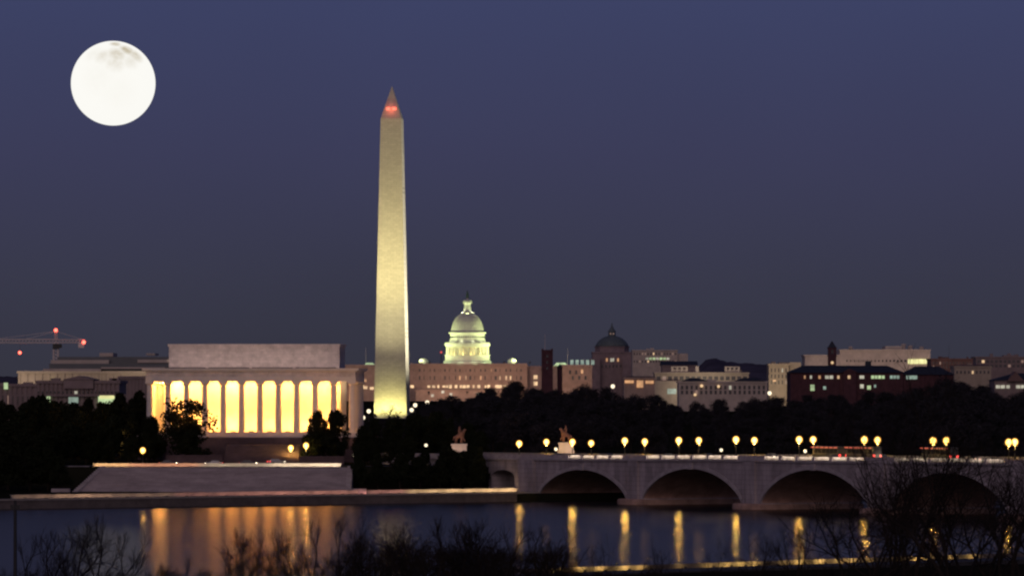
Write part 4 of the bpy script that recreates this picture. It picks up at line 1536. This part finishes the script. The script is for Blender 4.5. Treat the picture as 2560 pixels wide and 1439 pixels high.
# ------------------------------------------------------------------ domed capitol building
def build_capitol():
    D = 5150
    k = KA * D
    c = thing('domed_building', 'great pale building with a tall floodlit green-white dome and warm windows', 'building', (X(1168, D), D, 0))

    def lx(px):
        return (px - 1168) * k

    def block(name, x0, x1, row, y0, y1, zb=8, m='sandstone'):
        b = MB()
        zt = Z(row, D)
        b.box(lx(x0), lx(x1), y0, y1, zb, zt - 2.2)
        # pilasters
        n = max(3, int((x1 - x0) / 9))
        for i in range(n + 1):
            xx = lerp(lx(x0) + 0.8, lx(x1) - 0.8, i / n)
            b.box(xx - 0.7, xx + 0.7, y0 - 0.8, y0 + 0.1, zb, zt - 2.6)
        b.box(lx(x0) - 0.6, lx(x1) + 0.6, y0 - 1.3, y1 + 0.6, zt - 2.6, zt - 1.6)
        b.box(lx(x0), lx(x1), y0 - 0.4, y1, zt - 1.6, zt)
        b.box(lx(x0) - 0.2, lx(x1) + 0.2, y0 - 1.0, y0 + 0.05, Z(958, D), Z(955, D))
        o = b.build(name, M[m], c)
        return o

    cb = block('centre_block', 1025, 1318, 908, 0, 40)
    block('senate_wing', 862, 938, 911, -6, 50)
    block('link_block', 938, 1025, 914, 10, 40)
    block('link_block', 1318, 1402, 914, 10, 40, m='mauve')
    block('house_wing', 1402, 1480, 911, -6, 50)
    tr = MB()
    tr.box(lx(1040), lx(1312), -22, -0.9, 2, Z(976, D))
    tr.box(lx(1036), lx(1316), -22.6, -21.9, Z(976, D), Z(973, D))
    tr.build('terrace', M['sandstone'], c)
    # windows of the centre block
    rr = random.Random(3)
    lit = [(1110, 958, 'win_warm'), (1165, 941, 'win_warm'), (1221, 925, 'win_amber'), (1248, 945, 'win_warm'), (1262, 946, 'win_warm'), (1277, 945, 'win_warm'), (1148, 945, 'win_amber'), (1205, 944, 'win_amber')]
    i = 0
    for row, h in ((925, 2.6), (944, 3.6)):
        for n in range(22):
            px = 1036 + n * 12.7
            m = 'dimglass'
            for (lxp, lr, mm) in lit:
                if abs(lxp - px) < 6.4 and abs(lr - row) < 4:
                    m = mm
            w = MB().box(lx(px) - 0.95, lx(px) + 0.95, -0.12, 0.05, Z(row, D) - h / 2, Z(row, D) + h / 2)
            w.build('window', M[m], cb)
    # row of bright basement windows along the terrace
    tpx = [1072, 1084, 1096, 1110, 1118, 1126, 1140, 1152, 1160, 1170, 1184, 1197, 1214, 1222, 1242, 1250, 1262, 1030]
    for px in tpx:
        hh = rr.uniform(1.4, 3.0)
        ww = rr.uniform(0.8, 1.7)
        w = MB().box(lx(px) - ww, lx(px) + ww, -1.25, -0.85, Z(966, D) - hh / 2, Z(966, D) + hh / 2 + 0.4)
        w.build('terrace_window', M['win_warm'], c)
    for px, row in ((1108, 979), (1128, 985), (1195, 984), (1082, 988)):
        MB().box(lx(px) - 1.3, lx(px) + 1.3, -23.1, -22.65, Z(row, D) - 1.2, Z(row, D) + 1.2).build('terrace_window', M['win_white'], c)
    for px, row, mm in ((905, 962, 'win_warm'), (914, 968, 'win_warm'), (930, 970, 'win_warm'), (912, 950, 'win_amber'), (925, 1027, 'win_warm')):
        MB().box(lx(px) - 1.8, lx(px) + 1.8, -6.95, -6.6, Z(row, D) - 1.3, Z(row, D) + 1.3).build('window', M[mm], c)
    for px, row in ((1425, 930), (1440, 930), (1455, 928), (1432, 944), (1448, 944), (1463, 944)):
        MB().box(lx(px) - 1.0, lx(px) + 1.0, -6.95, -6.6, Z(row, D) - 1.8, Z(row, D) + 1.8).build('window', M['glass' if px != 1455 else 'win_amber'], c)
    for px, row in ((1339, 942), (1339, 958)):
        MB().box(lx(px) - 1.8, lx(px) + 1.8, 8.6, 9.9, Z(row, D) - 1.8, Z(row, D) + 1.8).build('window', M['win_warm'], c)
    # green-white roofs with glowing surfaces and small saucer domes
    for x0, x1 in ((908, 938), (1384, 1421)):
        MB().taper(lx(x0), lx(x1), 5, 30, Z(914, D), Z(906, D), 3).build('glowing_roof', M['win_green'], c)
    for px in range(1426, 1480, 13):
        MB().box(lx(px), lx(px + 8), 4, 8, Z(912, D) + 0.4, Z(899, D)).build('roof_light', M['win_cyan'], c)
    for px in (1058, 1280):
        s = MB().lathe([(4.2, Z(909, D)), (4.2, Z(903, D)), (4.6, Z(902.5, D)), (3.9, Z(899, D)), (2.2, Z(896, D)), (0.4, Z(894, D))], 20, lx(px), 16)
        s.build('lantern_cupola', M['dome'], c, smooth=True)
        lamp('POINT', 'cupola_glow', 1500, (0.9, 1.0, 0.7), (lx(px), 2, Z(905, D)), c, size=0.5)
    for px in (914, 1419):
        f = MB().tube((lx(px), 8, Z(912, D)), (lx(px), 8, Z(868, D)), 0.28, 0.16, 6)
        f.build('flagpole', M['dome'], c)
    # ---- dome
    cy = 22

    def zr(row):
        return Z(row, D)

    d = MB()
    d.lathe([(22.6, zr(909)), (22.6, zr(903)), (21.2, zr(900)), (20.9, zr(889)), (21.6, zr(888)), (21.6, zr(886.5)), (16.8, zr(886)), (16.8, zr(867)), (20.0, zr(866.5)), (20.9, zr(865)), (21.4, zr(862)),
             (21.4, zr(857)), (20.6, zr(855)), (17.2, zr(854)), (16.9, zr(849)), (16.3, zr(848)), (16.3, zr(834)), (17.6, zr(833)), (17.8, zr(830)), (16.2, zr(828)), (15.3, zr(826)),
             (14.8, zr(820)), (14.0, zr(812)), (12.9, zr(804)), (11.5, zr(797)), (9.7, zr(791)), (7.8, zr(786.5)), (6.6, zr(784.5))], 64, 0, cy)
    dm = d.build('dome', M['dome'], c, smooth=False)
    rb = MB()
    for i in range(36):
        a = 2 * math.pi * i / 36
        prof = [(15.4, zr(826)), (14.9, zr(820)), (14.1, zr(812)), (13.0, zr(804)), (11.6, zr(797)), (9.8, zr(791)), (7.9, zr(786.5))]
        for (r0, z0), (r1, z1) in zip(prof, prof[1:]):
            rb.tube((r0 * math.cos(a), cy + r0 * math.sin(a), z0), (r1 * math.cos(a), cy + r1 * math.sin(a), z1), 0.35, 0.3, 4)
    rb.build('dome_ribs', M['dome'], dm)
    hcol = zr(867) - zr(886.4)
    cm = MB().lathe([(0.85, 0), (0.85, 0.4), (0.68, 0.6), (0.58, hcol - 0.7), (0.85, hcol - 0.3), (0.85, hcol)], 10).mesh('column', M['dome'])
    for i in range(36):
        a = 2 * math.pi * (i + 0.5) / 36
        o = obj('column', cm, c)
        o.location = (19.6 * math.cos(a), cy + 19.6 * math.sin(a), zr(886.4))
    for i in range(24):
        a = math.pi + math.pi * (i + 0.5) / 24
        w = MB()
        p = Vector((16.35 * math.cos(a), cy + 16.35 * math.sin(a), zr(842)))
        w.tube(p, p + Vector((0.12 * math.cos(a), 0.12 * math.sin(a), 0)), 0.8, 0.8, 8)
        w.build('drum_window', M['glass'], dm)
    ln = MB().lathe([(6.4, zr(784.6)), (6.4, zr(781)), (5.4, zr(780)), (3.7, zr(777)), (3.3, zr(771)), (3.0, zr(763)), (3.2, zr(759)), (4.3, zr(756)), (4.3, zr(752)), (3.6, zr(749)), (1.0, zr(747)), (0.9, zr(744))], 24, 0, cy)
    l = ln.build('lantern', M['dome'], c)
    st = MB().lathe([(1.5, zr(744)), (1.7, zr(741)), (1.1, zr(739)), (1.3, zr(736)), (0.9, zr(731)), (0.55, zr(729)), (0.7, zr(727.5)), (0.2, zr(725))], 10, 0, cy)
    st.build('statue', M['bronze'], c, smooth=True)
    # floodlighting
    G = (0.86, 1.0, 0.42)
    for a_deg, e in ((-165, 1.4), (-15, 1.55), (-125, 0.22), (-55, 0.28)):
        a = math.radians(a_deg)
        p = (60 * math.cos(a), cy + 60 * math.sin(a), zr(908) + 1.5)
        flood(c, p, (0, cy, zr(806)), 1.2e5 * e, G, 78, 1.0, size=1.0, s=2)
    for a_deg in range(-170, 0, 32):
        a = math.radians(a_deg)
        lamp('POINT', 'peristyle_lamp', 360, (1.0, 0.74, 0.22), (18.2 * math.cos(a), cy + 18.2 * math.sin(a), zr(884)), c, size=0.3)
        lamp('POINT', 'skirt_lamp', 210, (0.72, 1.0, 0.55), (25.5 * math.cos(a), cy + 25.5 * math.sin(a), zr(905)), c, size=0.4)
        lamp('POINT', 'cornice_lamp', 260, (0.95, 1.0, 0.6), (19.6 * math.cos(a), cy + 19.6 * math.sin(a), zr(853)), c, size=0.4)
    for xx in (-5.4, 5.4):
        lamp('POINT', 'lantern_lamp', 500, (1.0, 1.0, 0.68), (xx, cy - 2.5, zr(779)), c, size=0.3)
    flood(c, (0, cy - 7.5, zr(786)), (0, cy, zr(760)), 2500, G, 80, 1.0, s=0.6)
    # warm light over the west front
    for px, e in ((905, 0.36e5), (1075, 0.46e5), (1170, 0.46e5), (1265, 0.52e5), (1345, 0.22e5), (1440, 0.42e5)):
        flood(c, (lx(px), -75, 22), (lx(px), 0, 34), e, (1.0, 0.60, 0.38), 75, 1.0, size=1, s=2)


build_capitol()

# small red beacon mast beside the dome
D = 5400
bm = thing('beacon_mast', 'thin mast with a dim red beacon beside the lit dome', 'mast', (X(1103, D), D, 15))
MB().tube((0, 0, 0), (0, 0, Z(882, D) - 15), 0.5, 0.3, 8).build('mast_pole', M['iron'], bm)
MB().ball((0, 0, Z(880, D) - 15), 1.1, 12, 8).build('beacon', M['red_dim'], bm)

# ------------------------------------------------------------------ city buildings
WR = random.Random(19)


def building(name, label, D, x0, x1, row, depth, m, zb=None, cat='building', bays=0, floors=(), relief=0.5, parapet=True, pitch=None, roof='slate', rz=0):
    """block with piers and bands standing proud of recessed walls; floors: list of (row, height m) for dark window strips"""
    xc = (x0 + x1) / 2
    t = thing(name, label, cat, (X(xc, D), D, 0), rz)
    k = KA * D
    hw = (x1 - x0) / 2 * k
    zb = gz(X(xc, D), D) - 2 if zb is None else zb
    zt = Z(row, D)
    b = MB()
    b.box(-hw, hw, relief, depth, zb, zt)
    if bays:
        for i in range(bays + 1):
            xx = lerp(-hw + 0.6, hw - 0.6, i / bays)
            b.box(xx - 0.55, xx + 0.55, 0, relief + 0.05, zb, zt - 0.02)
    for q in range(max(1, int((x1 - x0) / 45))):
        # plant rooms, ducts and vents on the roof
        px_ = WR.uniform(-hw * 0.9, hw * 0.85)
        pw_, ph_ = WR.uniform(1.0, 4.5), WR.uniform(0.8, 2.2) * min(1.6, D / 3500)
        if pitch is None and parapet:
            b.box(px_, px_ + pw_, depth * 0.3, depth * 0.3 + 5, zt, zt + 1.0 + ph_)
    if parapet:
        b.box(-hw - 0.5, hw + 0.5, -0.5, depth + 0.5, zt, zt + 1.2)
    w = b.build('wall', M[m], t)
    for (r, h) in floors:
        n = max(bays, 4)
        for i in range(n):
            a = lerp(-hw + 0.6, hw - 0.6, i / n) + 0.8
            c = lerp(-hw + 0.6, hw - 0.6, (i + 1) / n) - 0.8
            if c > a:
                q = WR.random()
                gm = 'win_warm' if q < 0.025 else 'win_white' if q < 0.05 else 'win_dim' if q < 0.12 else 'dimglass'
                MB().box(a, c, relief - 0.18, relief + 0.05, Z(r, D) - h / 2, Z(r, D) + h / 2).build('window', M[gm], t)
    return t, k, xc, hw, zt


def win(t, D, xc, px0, px1, r0, r1, m, y=-0.25):
    k = KA * D
    MB().box((px0 - xc) * k, (px1 - xc) * k, y - 0.15, y + 0.6, Z(r1, D), Z(r0, D)).build('window', M[m], t)


# left: terraced modern building
D = 2700
t, k, xc, hw, zt = building('terraced_building', 'wide terraced building with pale bands beyond the temple, behind the crane', D, 45, 420, 933, 60, 'beige', bays=20)
b = MB()
for (x0, x1, r0, r1, y0) in ((105, 249, 921, 927, 8), (249, 415, 917, 921, 9), (121, 267, 899, 908, 14), (339, 418, 898, 906, 14), (241, 275, 881, 890, 20), (358, 380, 882, 887, 22)):
    b.box((x0 - xc) * k, (x1 - xc) * k, y0, y0 + 30, Z(r1, D), Z(r0, D))
b.build('terrace_band', M['pale'], t)
b = MB()
b.box((118 - xc) * k, (418 - xc) * k, 12, 50, zt + 1.3, Z(908, D))
b.box((136 - xc) * k, (418 - xc) * k, 18, 50, Z(908, D), Z(891, D))
b.build('glazed_storey', M['glazing'], t)
for xx in (-50, 45):
    flood(t, (xx, -45, 14), (xx * 0.9, 5, 38), 6e4, (1.0, 0.80, 0.58), 110, 1.0, s=1.5)  # floods added only to brighten the dim facade
for x0, x1, mm in ((127, 136, 'win_yellow'), (306, 313, 'win_yellow')):
    win(t, D, xc, x0, x1, 946, 951, mm)

D = 2150
t, k, xc, hw, zt = building('office_building', 'low mauve stone building with low gable centre and greenish lit windows', D, 92, 298, 958, 40, 'mauve', bays=18)
b = MB()
b.box((160 - xc) * k, (234 - xc) * k, -1.6, 30, zt - 2, Z(948, D))
b.gable((156 - xc) * k, (238 - xc) * k, -2.0, 30, Z(948, D), Z(939, D), 'y')
b.build('gable_block', M['mauve'], t)
b = MB()
b.box((30 - xc) * k, (316 - xc) * k, -1.8, -0.02, Z(990, D), Z(985, D))
b.build('ledge', M['mauve'], t)
for i in range(20):
    px = 94 + i * 10.2
    win(t, D, xc, px, px + 4.2, 977.5, 982.5, 'glass', -0.3)
for x0, x1, r0, r1, mm in ((109, 126, 989, 1004, 'win_green'), (172, 196, 992, 1008, 'win_cyan'), (246, 289, 988, 1018, 'win_green'), (250, 286, 988, 996, 'win_yellow'), (187, 194, 977, 984, 'win_white')):
    win(t, D, xc, x0, x1, r0, r1, mm, -2.0 if mm == 'win_yellow' else -1.2)
t, k, xc, hw, zt = building('office_building', 'dim stone side block at the edge with one green lamp on it', 2250, -40, 92, 966, 40, 'mauve', bays=10, floors=((1000, 4),))
b = MB().box((10 - xc) * k, (20 - xc) * k, -0.9, -0.4, Z(972, 2250), Z(956, 2250))
b.build('green_lamp', M['win_green'], t)
t, k, xc, hw, zt = building('office_building', 'plain dark block between the terraced building and the temple', 2500, 297, 372, 946, 40, 'mauve', bays=8, floors=((955, 3), (965, 3), (976, 3)))

# tower crane
D = 2900
k = KA * D
cr = thing('tower_crane', 'white tower crane with red lights and long horizontal jib', 'crane', (X(140, D), D, 8))


def lattice(mb, p, q, w, n, r):
    p, q = Vector(p), Vector(q)
    d = (q - p).normalized()
    a = Vector((0, 1, 0)) if abs(d.y) < 0.9 else Vector((1, 0, 0))
    b = d.cross(a)
    cs = [(a + b) * w, (a - b) * w, (-a - b) * w, (b - a) * w]
    for c in cs:
        mb.tube(p + c, q + c, r, r, 5)
    for i in range(n):
        u, v = p.lerp(q, i / n), p.lerp(q, (i + 1) / n)
        for j in range(4):
            mb.tube(u + cs[j], v + cs[(j + 1) % 4], r * 0.7, r * 0.7, 4)


zj = Z(857, D) - 8
za = Z(826, D) - 8
m_ = MB()
lattice(m_, (0, 0, -2), (0, 0, zj), 1.25, 26, 0.36)
m_.build('mast', M['cranepaint'], cr)
m_ = MB()
lattice(m_, (1, 0, zj + 1), ((-40 - 140) * k, 0, zj + 1), 0.95, 22, 0.24)
m_.build('jib', M['cranepaint'], cr)
m_ = MB()
lattice(m_, (-1, 0, zj + 1), ((212 - 140) * k, 0, zj + 1), 0.8, 9, 0.24)
m_.box((196 - 140) * k, (211 - 140) * k, -1.3, 1.3, zj - 2.6, zj + 0.2)
m_.build('counter_jib', M['cranepaint'], cr)
m_ = MB()
lattice(m_, (0, 0, zj + 1.5), (0, 0, za), 0.6, 6, 0.22)
m_.build('apex', M['cranepaint'], cr)
m_ = MB()
for q in ((-20 - 140) * k, (60 - 140) * k, (208 - 140) * k):
    m_.tube((0, 0, za - 0.4), (q, 0, zj + 1.9), 0.11, 0.11, 4)
m_.build('tie_cables', M['cranepaint'], cr)
m_ = MB()
m_.box(-1.6, 1.6, -1.8, 1.8, zj - 3.2, zj - 0.4)
m_.box(1.7, 3.2, -2.4, -0.4, zj - 2.6, zj - 0.6)
m_.build('cab', M['iron'], cr)
for px, row in ((140, 825), (210, 855)):
    MB().ball(((px - 140) * k, -1.2, Z(row, D) - 8), 0.95, 12, 8).build('red_lamp', M['red_light'], cr)
m_ = MB()
xq = (50 - 140) * k
m_.tube((xq, 0, zj), (xq, 0, Z(882, D) - 8), 0.08, 0.08, 4)
m_.box(xq - 0.8, xq + 0.8, -0.6, 0.6, Z(884.5, D) - 8, Z(882, D) - 8)
m_.build('hook_block', M['iron'], cr)
MB().ball((xq, -0.9, Z(881, D) - 8), 0.85, 12, 8).build('red_lamp', M['red_light'], cr)

# library with a dark green dome
D = 5650
k = KA * D
t, k, xc, hw, zt = building('domed_library', 'dim reddish building with a dark green dome and lantern', D, 1481, 1581, 882, 60, 'hazed_rose', bays=10)
for x0, x1, r in ((1474, 1500, 896), (1556, 1590, 898)):
    MB().box((x0 - xc) * k, (x1 - xc) * k, -8, 20, 10, Z(r, D)).build('corner_pavilion', M['hazed_rose'], t)
cyy = 26
b = MB().lathe([(17.6, zt), (17.6, Z(868, D)), (18.4, Z(867, D)), (18.4, Z(865, D))], 8, 0, cyy)
b.build('drum', M['hazed_rose'], t)
b = MB().lathe([(17.2, Z(865, D)), (16.6, Z(860, D)), (14.6, Z(853, D)), (11.4, Z(846, D)), (7.8, Z(841.5, D)), (4.6, Z(839, D))], 32, 0, cyy)
b.build('dome', M['copper'], t, smooth=True)
b = MB().lathe([(3.9, Z(839.5, D)), (3.7, Z(829, D)), (4.3, Z(828, D)), (3.2, Z(824, D)), (1.8, Z(819, D)), (0.9, Z(814, D)), (0.35, Z(806, D))], 16, 0, cyy)
ln = b.build('lantern', M['copper'], t)
for xx in (-1.5, 1.5):
    MB().box(xx - 0.7, xx + 0.7, cyy - 4.35, cyy - 3.6, Z(835, D), Z(831.5, D)).build('lantern_window', M['win_dim'], ln)
for px in (1517, 1528, 1533, 1545):
    win(t, D, xc, px - 2, px + 2.2, 895, 903, 'win_white' if px in (1528, 1533) else 'win_amber')
for px in range(1488, 1578, 9):
    win(t, D, xc, px - 1.5, px + 1.5, 911, 918, 'glass')

# slender dark tower and its companion
D = 3900
k = KA * D
ct = thing('stone_tower', 'tall square dark red tower with a flagpole', 'tower', (X(1368, D), D, 8))
b = MB()
b.box(-3.7, 3.7, -3.7, 3.7, 0, Z(878, D) - 8)
for sx in (-1, 1):
    for sy in (-1, 1):
        b.box(sx * 3.4 - 0.6, sx * 3.4 + 0.6, sy * 3.4 - 0.6, sy * 3.4 + 0.6, 0, Z(871, D) - 8)
b.box(-4.1, 4.1, -4.1, 4.1, Z(878, D) - 8, Z(874, D) - 8)
b.build('tower_wall', M['brick'], ct)
MB().tube((-1.6, 0, Z(875, D) - 8), (-1.6, 0, Z(836, D) - 8), 0.22, 0.14, 6).build('flagpole', M['cranepaint'], ct)
for r in (890, 905, 920):
    MB().box(-0.8, 0.8, -3.85, -3.6, Z(r + 3, D) - 8, Z(r - 3, D) - 8).build('window', M['glass'], ct)
ct = thing('stone_tower', 'small dark turret with a pointed roof beside the taller square tower', 'tower', (X(1400, D), D + 12, 8))
b = MB().lathe([(1.7, 0), (1.7, Z(918, D) - 8), (2.0, Z(917, D) - 8)], 8)
b.build('tower_wall', M['brick'], ct)
MB().lathe([(2.1, Z(917, D) - 8), (0.1, Z(909, D) - 8)], 8).build('spire', M['slate'], ct)

# pale stepped office building behind
D = 5500
t, k, xc, hw, zt = building('office_building', 'pale flat roofed offices stepping down beside the green dome', D, 1581, 1694, 877, 50, 'pale', bays=16, floors=((884, 2.2), (903, 2.0)))
MB().box((1694 - xc) * k, (1720 - xc) * k, 4, 40, 10, Z(883, D)).build('side_wing', M['pale'], t)
for i in range(7):
    px = 1614 + i * 8.8
    win(t, D, xc, px, px + 6.6, 893.5, 898.5, 'win_green' if i % 3 else 'win_white')
t, k, xc, hw, zt = building('office_building', 'dim building with a shallow pitched roof below the stepped offices', 5000, 1655, 1742, 915, 40, 'mauve', bays=8)
MB().gable((1652 - xc) * k, (1745 - xc) * k, -1, 40, zt + 1.1, Z(902, 5000)).build('roof', M['slate'], t)

D = 4200
t, k, xc, hw, zt = building('office_building', 'long pale building with two roof boxes over the wood', D, 1637, 1872, 934, 40, 'beige', bays=16, floors=((945, 3),))
for x0, x1 in ((1681, 1717), (1815, 1847)):
    b = MB()
    n = 3
    w_ = (x1 - x0) / n
    b.box((x0 - xc) * k, (x1 - xc) * k, 3, 16, zt + 1.0, Z(923, D))
    for i in range(n + 1):
        xx = lerp((x0 - xc) * k, (x1 - xc) * k, i / n)
        b.box(xx - 0.8, xx + 0.8, 2, 3.1, zt + 1.0, Z(916, D))
    b.box((x0 - xc) * k - 0.8, (x1 - xc) * k + 0.8, 1.8, 17, Z(918, D), Z(915.5, D))
    b.build('roof_box', M['pale'], t)
MB().box((1739 - xc) * k, (1747 - xc) * k, 1, 8, zt + 1, Z(915, D)).build('chimney', M['pale'], t)
MB().box((1635 - xc) * k, (1703 - xc) * k, -6, 0.4, 10, Z(952, D)).build('bay', M['beige'], t)
win(t, D, xc, 1668, 1690, 971, 984, 'win_cyan', -6.4)
flood(t, (0, -50, 20), (0, 0, 28), 5e4, (1.0, 0.85, 0.60), 100, 1.0, s=1.5)

D = 3500
t, k, xc, hw, zt = building('office_building', 'low pale building under dark hipped roofs with three bright lamps', D, 1697, 1918, 957, 36, 'pale', bays=18, floors=((968, 2.4), (980, 2.4)))
for x0, x1 in ((1704, 1770), (1838, 1914)):
    MB().taper((x0 - xc) * k, (x1 - xc) * k, -1, 30, zt + 1.25, Z(944, D), 6, 6).build('roof', M['slate'], t)
for px, row in ((1754, 964), (1796, 965), (1738, 986)):
    MB().ball(((px - xc) * k, -1.0, Z(row, D)), 0.95, 10, 7).build('wall_or_standin_lamp', M['win_warm'], t)

D = 3300
t, k, xc, hw, zt = building('amber_building', 'small amber lit building half hidden by the wood', D, 1560, 1637, 947, 24, 'sandstone', bays=6)
MB().taper((1556 - xc) * k, (1641 - xc) * k, -1, 25, zt + 1.25, Z(940, D), 4, 4).build('roof', M['slate'], t)
for x0, x1, r0, r1 in ((1562, 1584, 950, 957), (1592, 1608, 950, 968), (1614, 1634, 951, 958)):
    win(t, D, xc, x0, x1, r0, r1, 'win_amber')

D = 3700
t, k, xc, hw, zt = building('office_building', 'tall beige block with an uneven top beside the dark brick building', D, 1922, 1972, 913, 30, 'beige', bays=5, floors=((925, 2.5), (940, 2.5), (955, 2.5)))
b = MB()
b.box((1950 - xc) * k, (2004 - xc) * k, 8, 30, 10, Z(905, D))
b.box((1922 - xc) * k, (1934 - xc) * k, 1, 10, zt + 1.1, Z(908, D))
b.build('rear_block', M['beige'], t)
flood(t, (0, -50, 18), (0, 0, 34), 5e4, (1.0, 0.80, 0.50), 80, 1.0, s=1.5)
win(t, D, xc, 1932, 1940, 949, 953, 'win_amber')

# dark brick building with a clock tower
D = 3000
t, k, xc, hw, zt = building('brick_building', 'long dark red brick building with slate roof and lit upper windows', D, 1976, 2258, 931, 40, 'brick', bays=24, parapet=False)
b = MB()
b.taper((1972 - xc) * k, (2262 - xc) * k, -1, 41, zt, Z(913, D), 9, 12)
b.build('roof', M['slate'], t)
b = MB()
b.box((2108 - xc) * k, (2140 - xc) * k, -2, 12, 10, Z(930, D))
b.gable((2104 - xc) * k, (2144 - xc) * k, -2.5, 14, Z(930, D), Z(921, D), 'y')
b.build('gable_bay', M['brick'], t)
MB().box((2168 - xc) * k, (2182 - xc) * k, 14, 18, Z(918, D), Z(902, D)).build('chimney', M['slate'], t)
for a, b_, mm in ((2010, 2015, 'win_amber'), (2025, 2031, 'win_white'), (2046, 2053, 'win_amber'), (2063, 2085, 'win_white'), (2093, 2100, 'win_warm'), (2119, 2127, 'win_warm'), (2149, 2163, 'win_white'),
                  (2178, 2213, 'win_green'), (2225, 2250, 'win_cyan')):
    n = max(1, int((b_ - a) / 8))
    for i in range(n):
        win(t, D, xc, lerp(a, b_, i / n), lerp(a, b_, (i + 0.8) / n), 938, 946, mm, -2.4 if 2104 < a < 2144 else -0.4)
for a, b_, r0, r1, mm in ((2026, 2036, 961, 976, 'win_green'), (2058, 2065, 965, 973, 'win_cyan'), (2150, 2159, 960, 970, 'win_white'), (2168, 2177, 963, 973, 'win_green'), (2185, 2190, 961, 968, 'win_cyan')):
    win(t, D, xc, a, b_, r0, r1, mm, -0.4)
t, k, xc, hw, zt = building('brick_building', 'lower dark wing joined to the end of the long brick building', D, 2259, 2384, 936, 36, 'brick', bays=10, parapet=False)
MB().taper((2258.5 - xc) * k, (2388 - xc) * k, -1, 37, zt, Z(915, D), 8, 12).build('roof', M['slate'], t)
win(t, D, xc, 2266, 2293, 938, 947, 'win_cyan')
D = 3120
k = KA * D
ck = thing('clock_tower', 'dark brick tower with a pointed spire behind the brick building', 'tower', (X(2080, D), D, 10))
MB().box(-2.3, 2.3, -2.3, 2.3, 0, Z(870, D) - 10).build('tower_wall', M['brick'], ck)
b = MB()
b.box(-2.6, 2.6, -2.6, 2.6, Z(890, D) - 10, Z(887, D) - 10)
b.box(-2.7, 2.7, -2.7, 2.7, Z(871, D) - 10, Z(868.5, D) - 10)
b.build('string_course', M['brick'], ck)
MB().add([(-2.5, -2.5, Z(868.5, D) - 10), (2.5, -2.5, Z(868.5, D) - 10), (2.5, 2.5, Z(868.5, D) - 10), (-2.5, 2.5, Z(868.5, D) - 10), (0, 0, Z(851, D) - 10)],
         [(0, 3, 2, 1), (0, 1, 4), (1, 2, 4), (2, 3, 4), (3, 0, 4)]).build('spire', M['slate'], ck)
for r in (876, 882):
    MB().box(-0.7, 0.7, -2.5, -2.2, Z(r + 2, D) - 10, Z(r - 2, D) - 10).build('window', M['glass'], ck)
MB().ball((0, -2.7, Z(906, D) - 10), 0.85, 10, 7).build('clock_lamp', M['win_warm'], ck)

# big pale office block behind
D = 5300
t, k, xc, hw, zt = building('office_block', 'huge pale stone block with stepped roof and one long yellow lit window', D, 2100, 2326, 876, 70, 'pale', bays=24, relief=0.8)
b = MB()
b.box((2013 - xc) * k, (2100 - xc) * k, 4, 60, 10, Z(887, D))
b.box((2010 - xc) * k, (2102 - xc) * k, 3, 61, Z(890, D), Z(886, D))
b.build('side_wing', M['pale'], t)
b = MB()
b.box((2146 - xc) * k, (2214 - xc) * k, 6, 50, zt + 1.1, Z(874, D))
b.box((2214 - xc) * k, (2256 - xc) * k, 6, 50, zt + 1.1, Z(865, D))
b.build('roof_storey', M['pale'], t)
for px, row in ((2262, 859), (2279, 863), (2307, 866)):
    MB().lathe([(2.0, zt + 1.0), (2.0, Z(row + 5, D)), (2.6, Z(row + 4, D)), (2.3, Z(row, D)), (0.5, Z(row - 1, D))], 12, (px - xc) * k, 16).build('roof_vent', M['pale'], t)
for i in range(16):
    px = 2116 + i * 9.6
    win(t, D, xc, px, px + 6, 899, 904, 'glass', 0.5)
for i in range(4):
    px = 2270 + i * 13.6
    win(t, D, xc, px, px + 12.4, 897, 909, 'win_yellow', -0.4)
flood(t, (-60, -90, 30), (-30, 0, 55), 0.7e5, (1.0, 0.74, 0.58), 100, 1.0, s=2)
flood(t, (70, -90, 30), (50, 0, 55), 0.7e5, (1.0, 0.74, 0.58), 100, 1.0, s=2)

D = 4700
t, k, xc, hw, zt = building('office_building', 'faded red building on the skyline just beyond the huge pale block', D, 2328, 2432, 899, 50, 'redbrick', bays=12, floors=((907, 2.4), (917, 2.4)))
MB().box((2352 - xc) * k, (2374 - xc) * k, 5, 20, zt + 1.1, Z(892, D)).build('roof_box', M['redbrick'], t)
flood(t, (0, -70, 25), (0, 0, 45), 2.4e4, (1.0, 0.55, 0.36), 90, 1.0, s=2)
D = 4900
t, k, xc, hw, zt = building('office_building', 'long mauve building on the skyline behind the tallest bare tree', D, 2440, 2640, 894, 50, 'mauve', bays=18, floors=((903, 2.4), (914, 2.4)))
MB().box((2510 - xc) * k, (2545 - xc) * k, 5, 20, zt + 1.1, Z(887, D)).build('roof_box', M['mauve'], t)
D = 4100
t, k, xc, hw, zt = building('office_building', 'low pale building with rust coloured roof below the red skyline building', D, 2386, 2478, 918, 36, 'beige', bays=9, floors=((930, 2.2),))
MB().taper((2384 - xc) * k, (2480 - xc) * k, -1, 37, zt + 1.25, Z(911, D), 6, 8).build('roof', M['redbrick'], t)
D = 2700
t, k, xc, hw, zt = building('gabled_building', 'gabled building with a row of dim lit windows at the wood edge', D, 2486, 2620, 950, 30, 'mauve', bays=10, parapet=False)
MB().taper((2482 - xc) * k, (2624 - xc) * k, -1, 31, zt, Z(932, D), 12, 12).build('roof', M['slate'], t)
b = MB()
b.gable((2516 - xc) * k, (2560 - xc) * k, -2.5, 14, zt - 0.5, Z(928, D), 'y')
b.build('gable', M['redbrick'], t)
for a, b_ in ((2490, 2500), (2502, 2512), (2516, 2524), (2540, 2550), (2552, 2560)):
    win(t, D, xc, a, b_, 962, 970, 'win_white', -0.4)
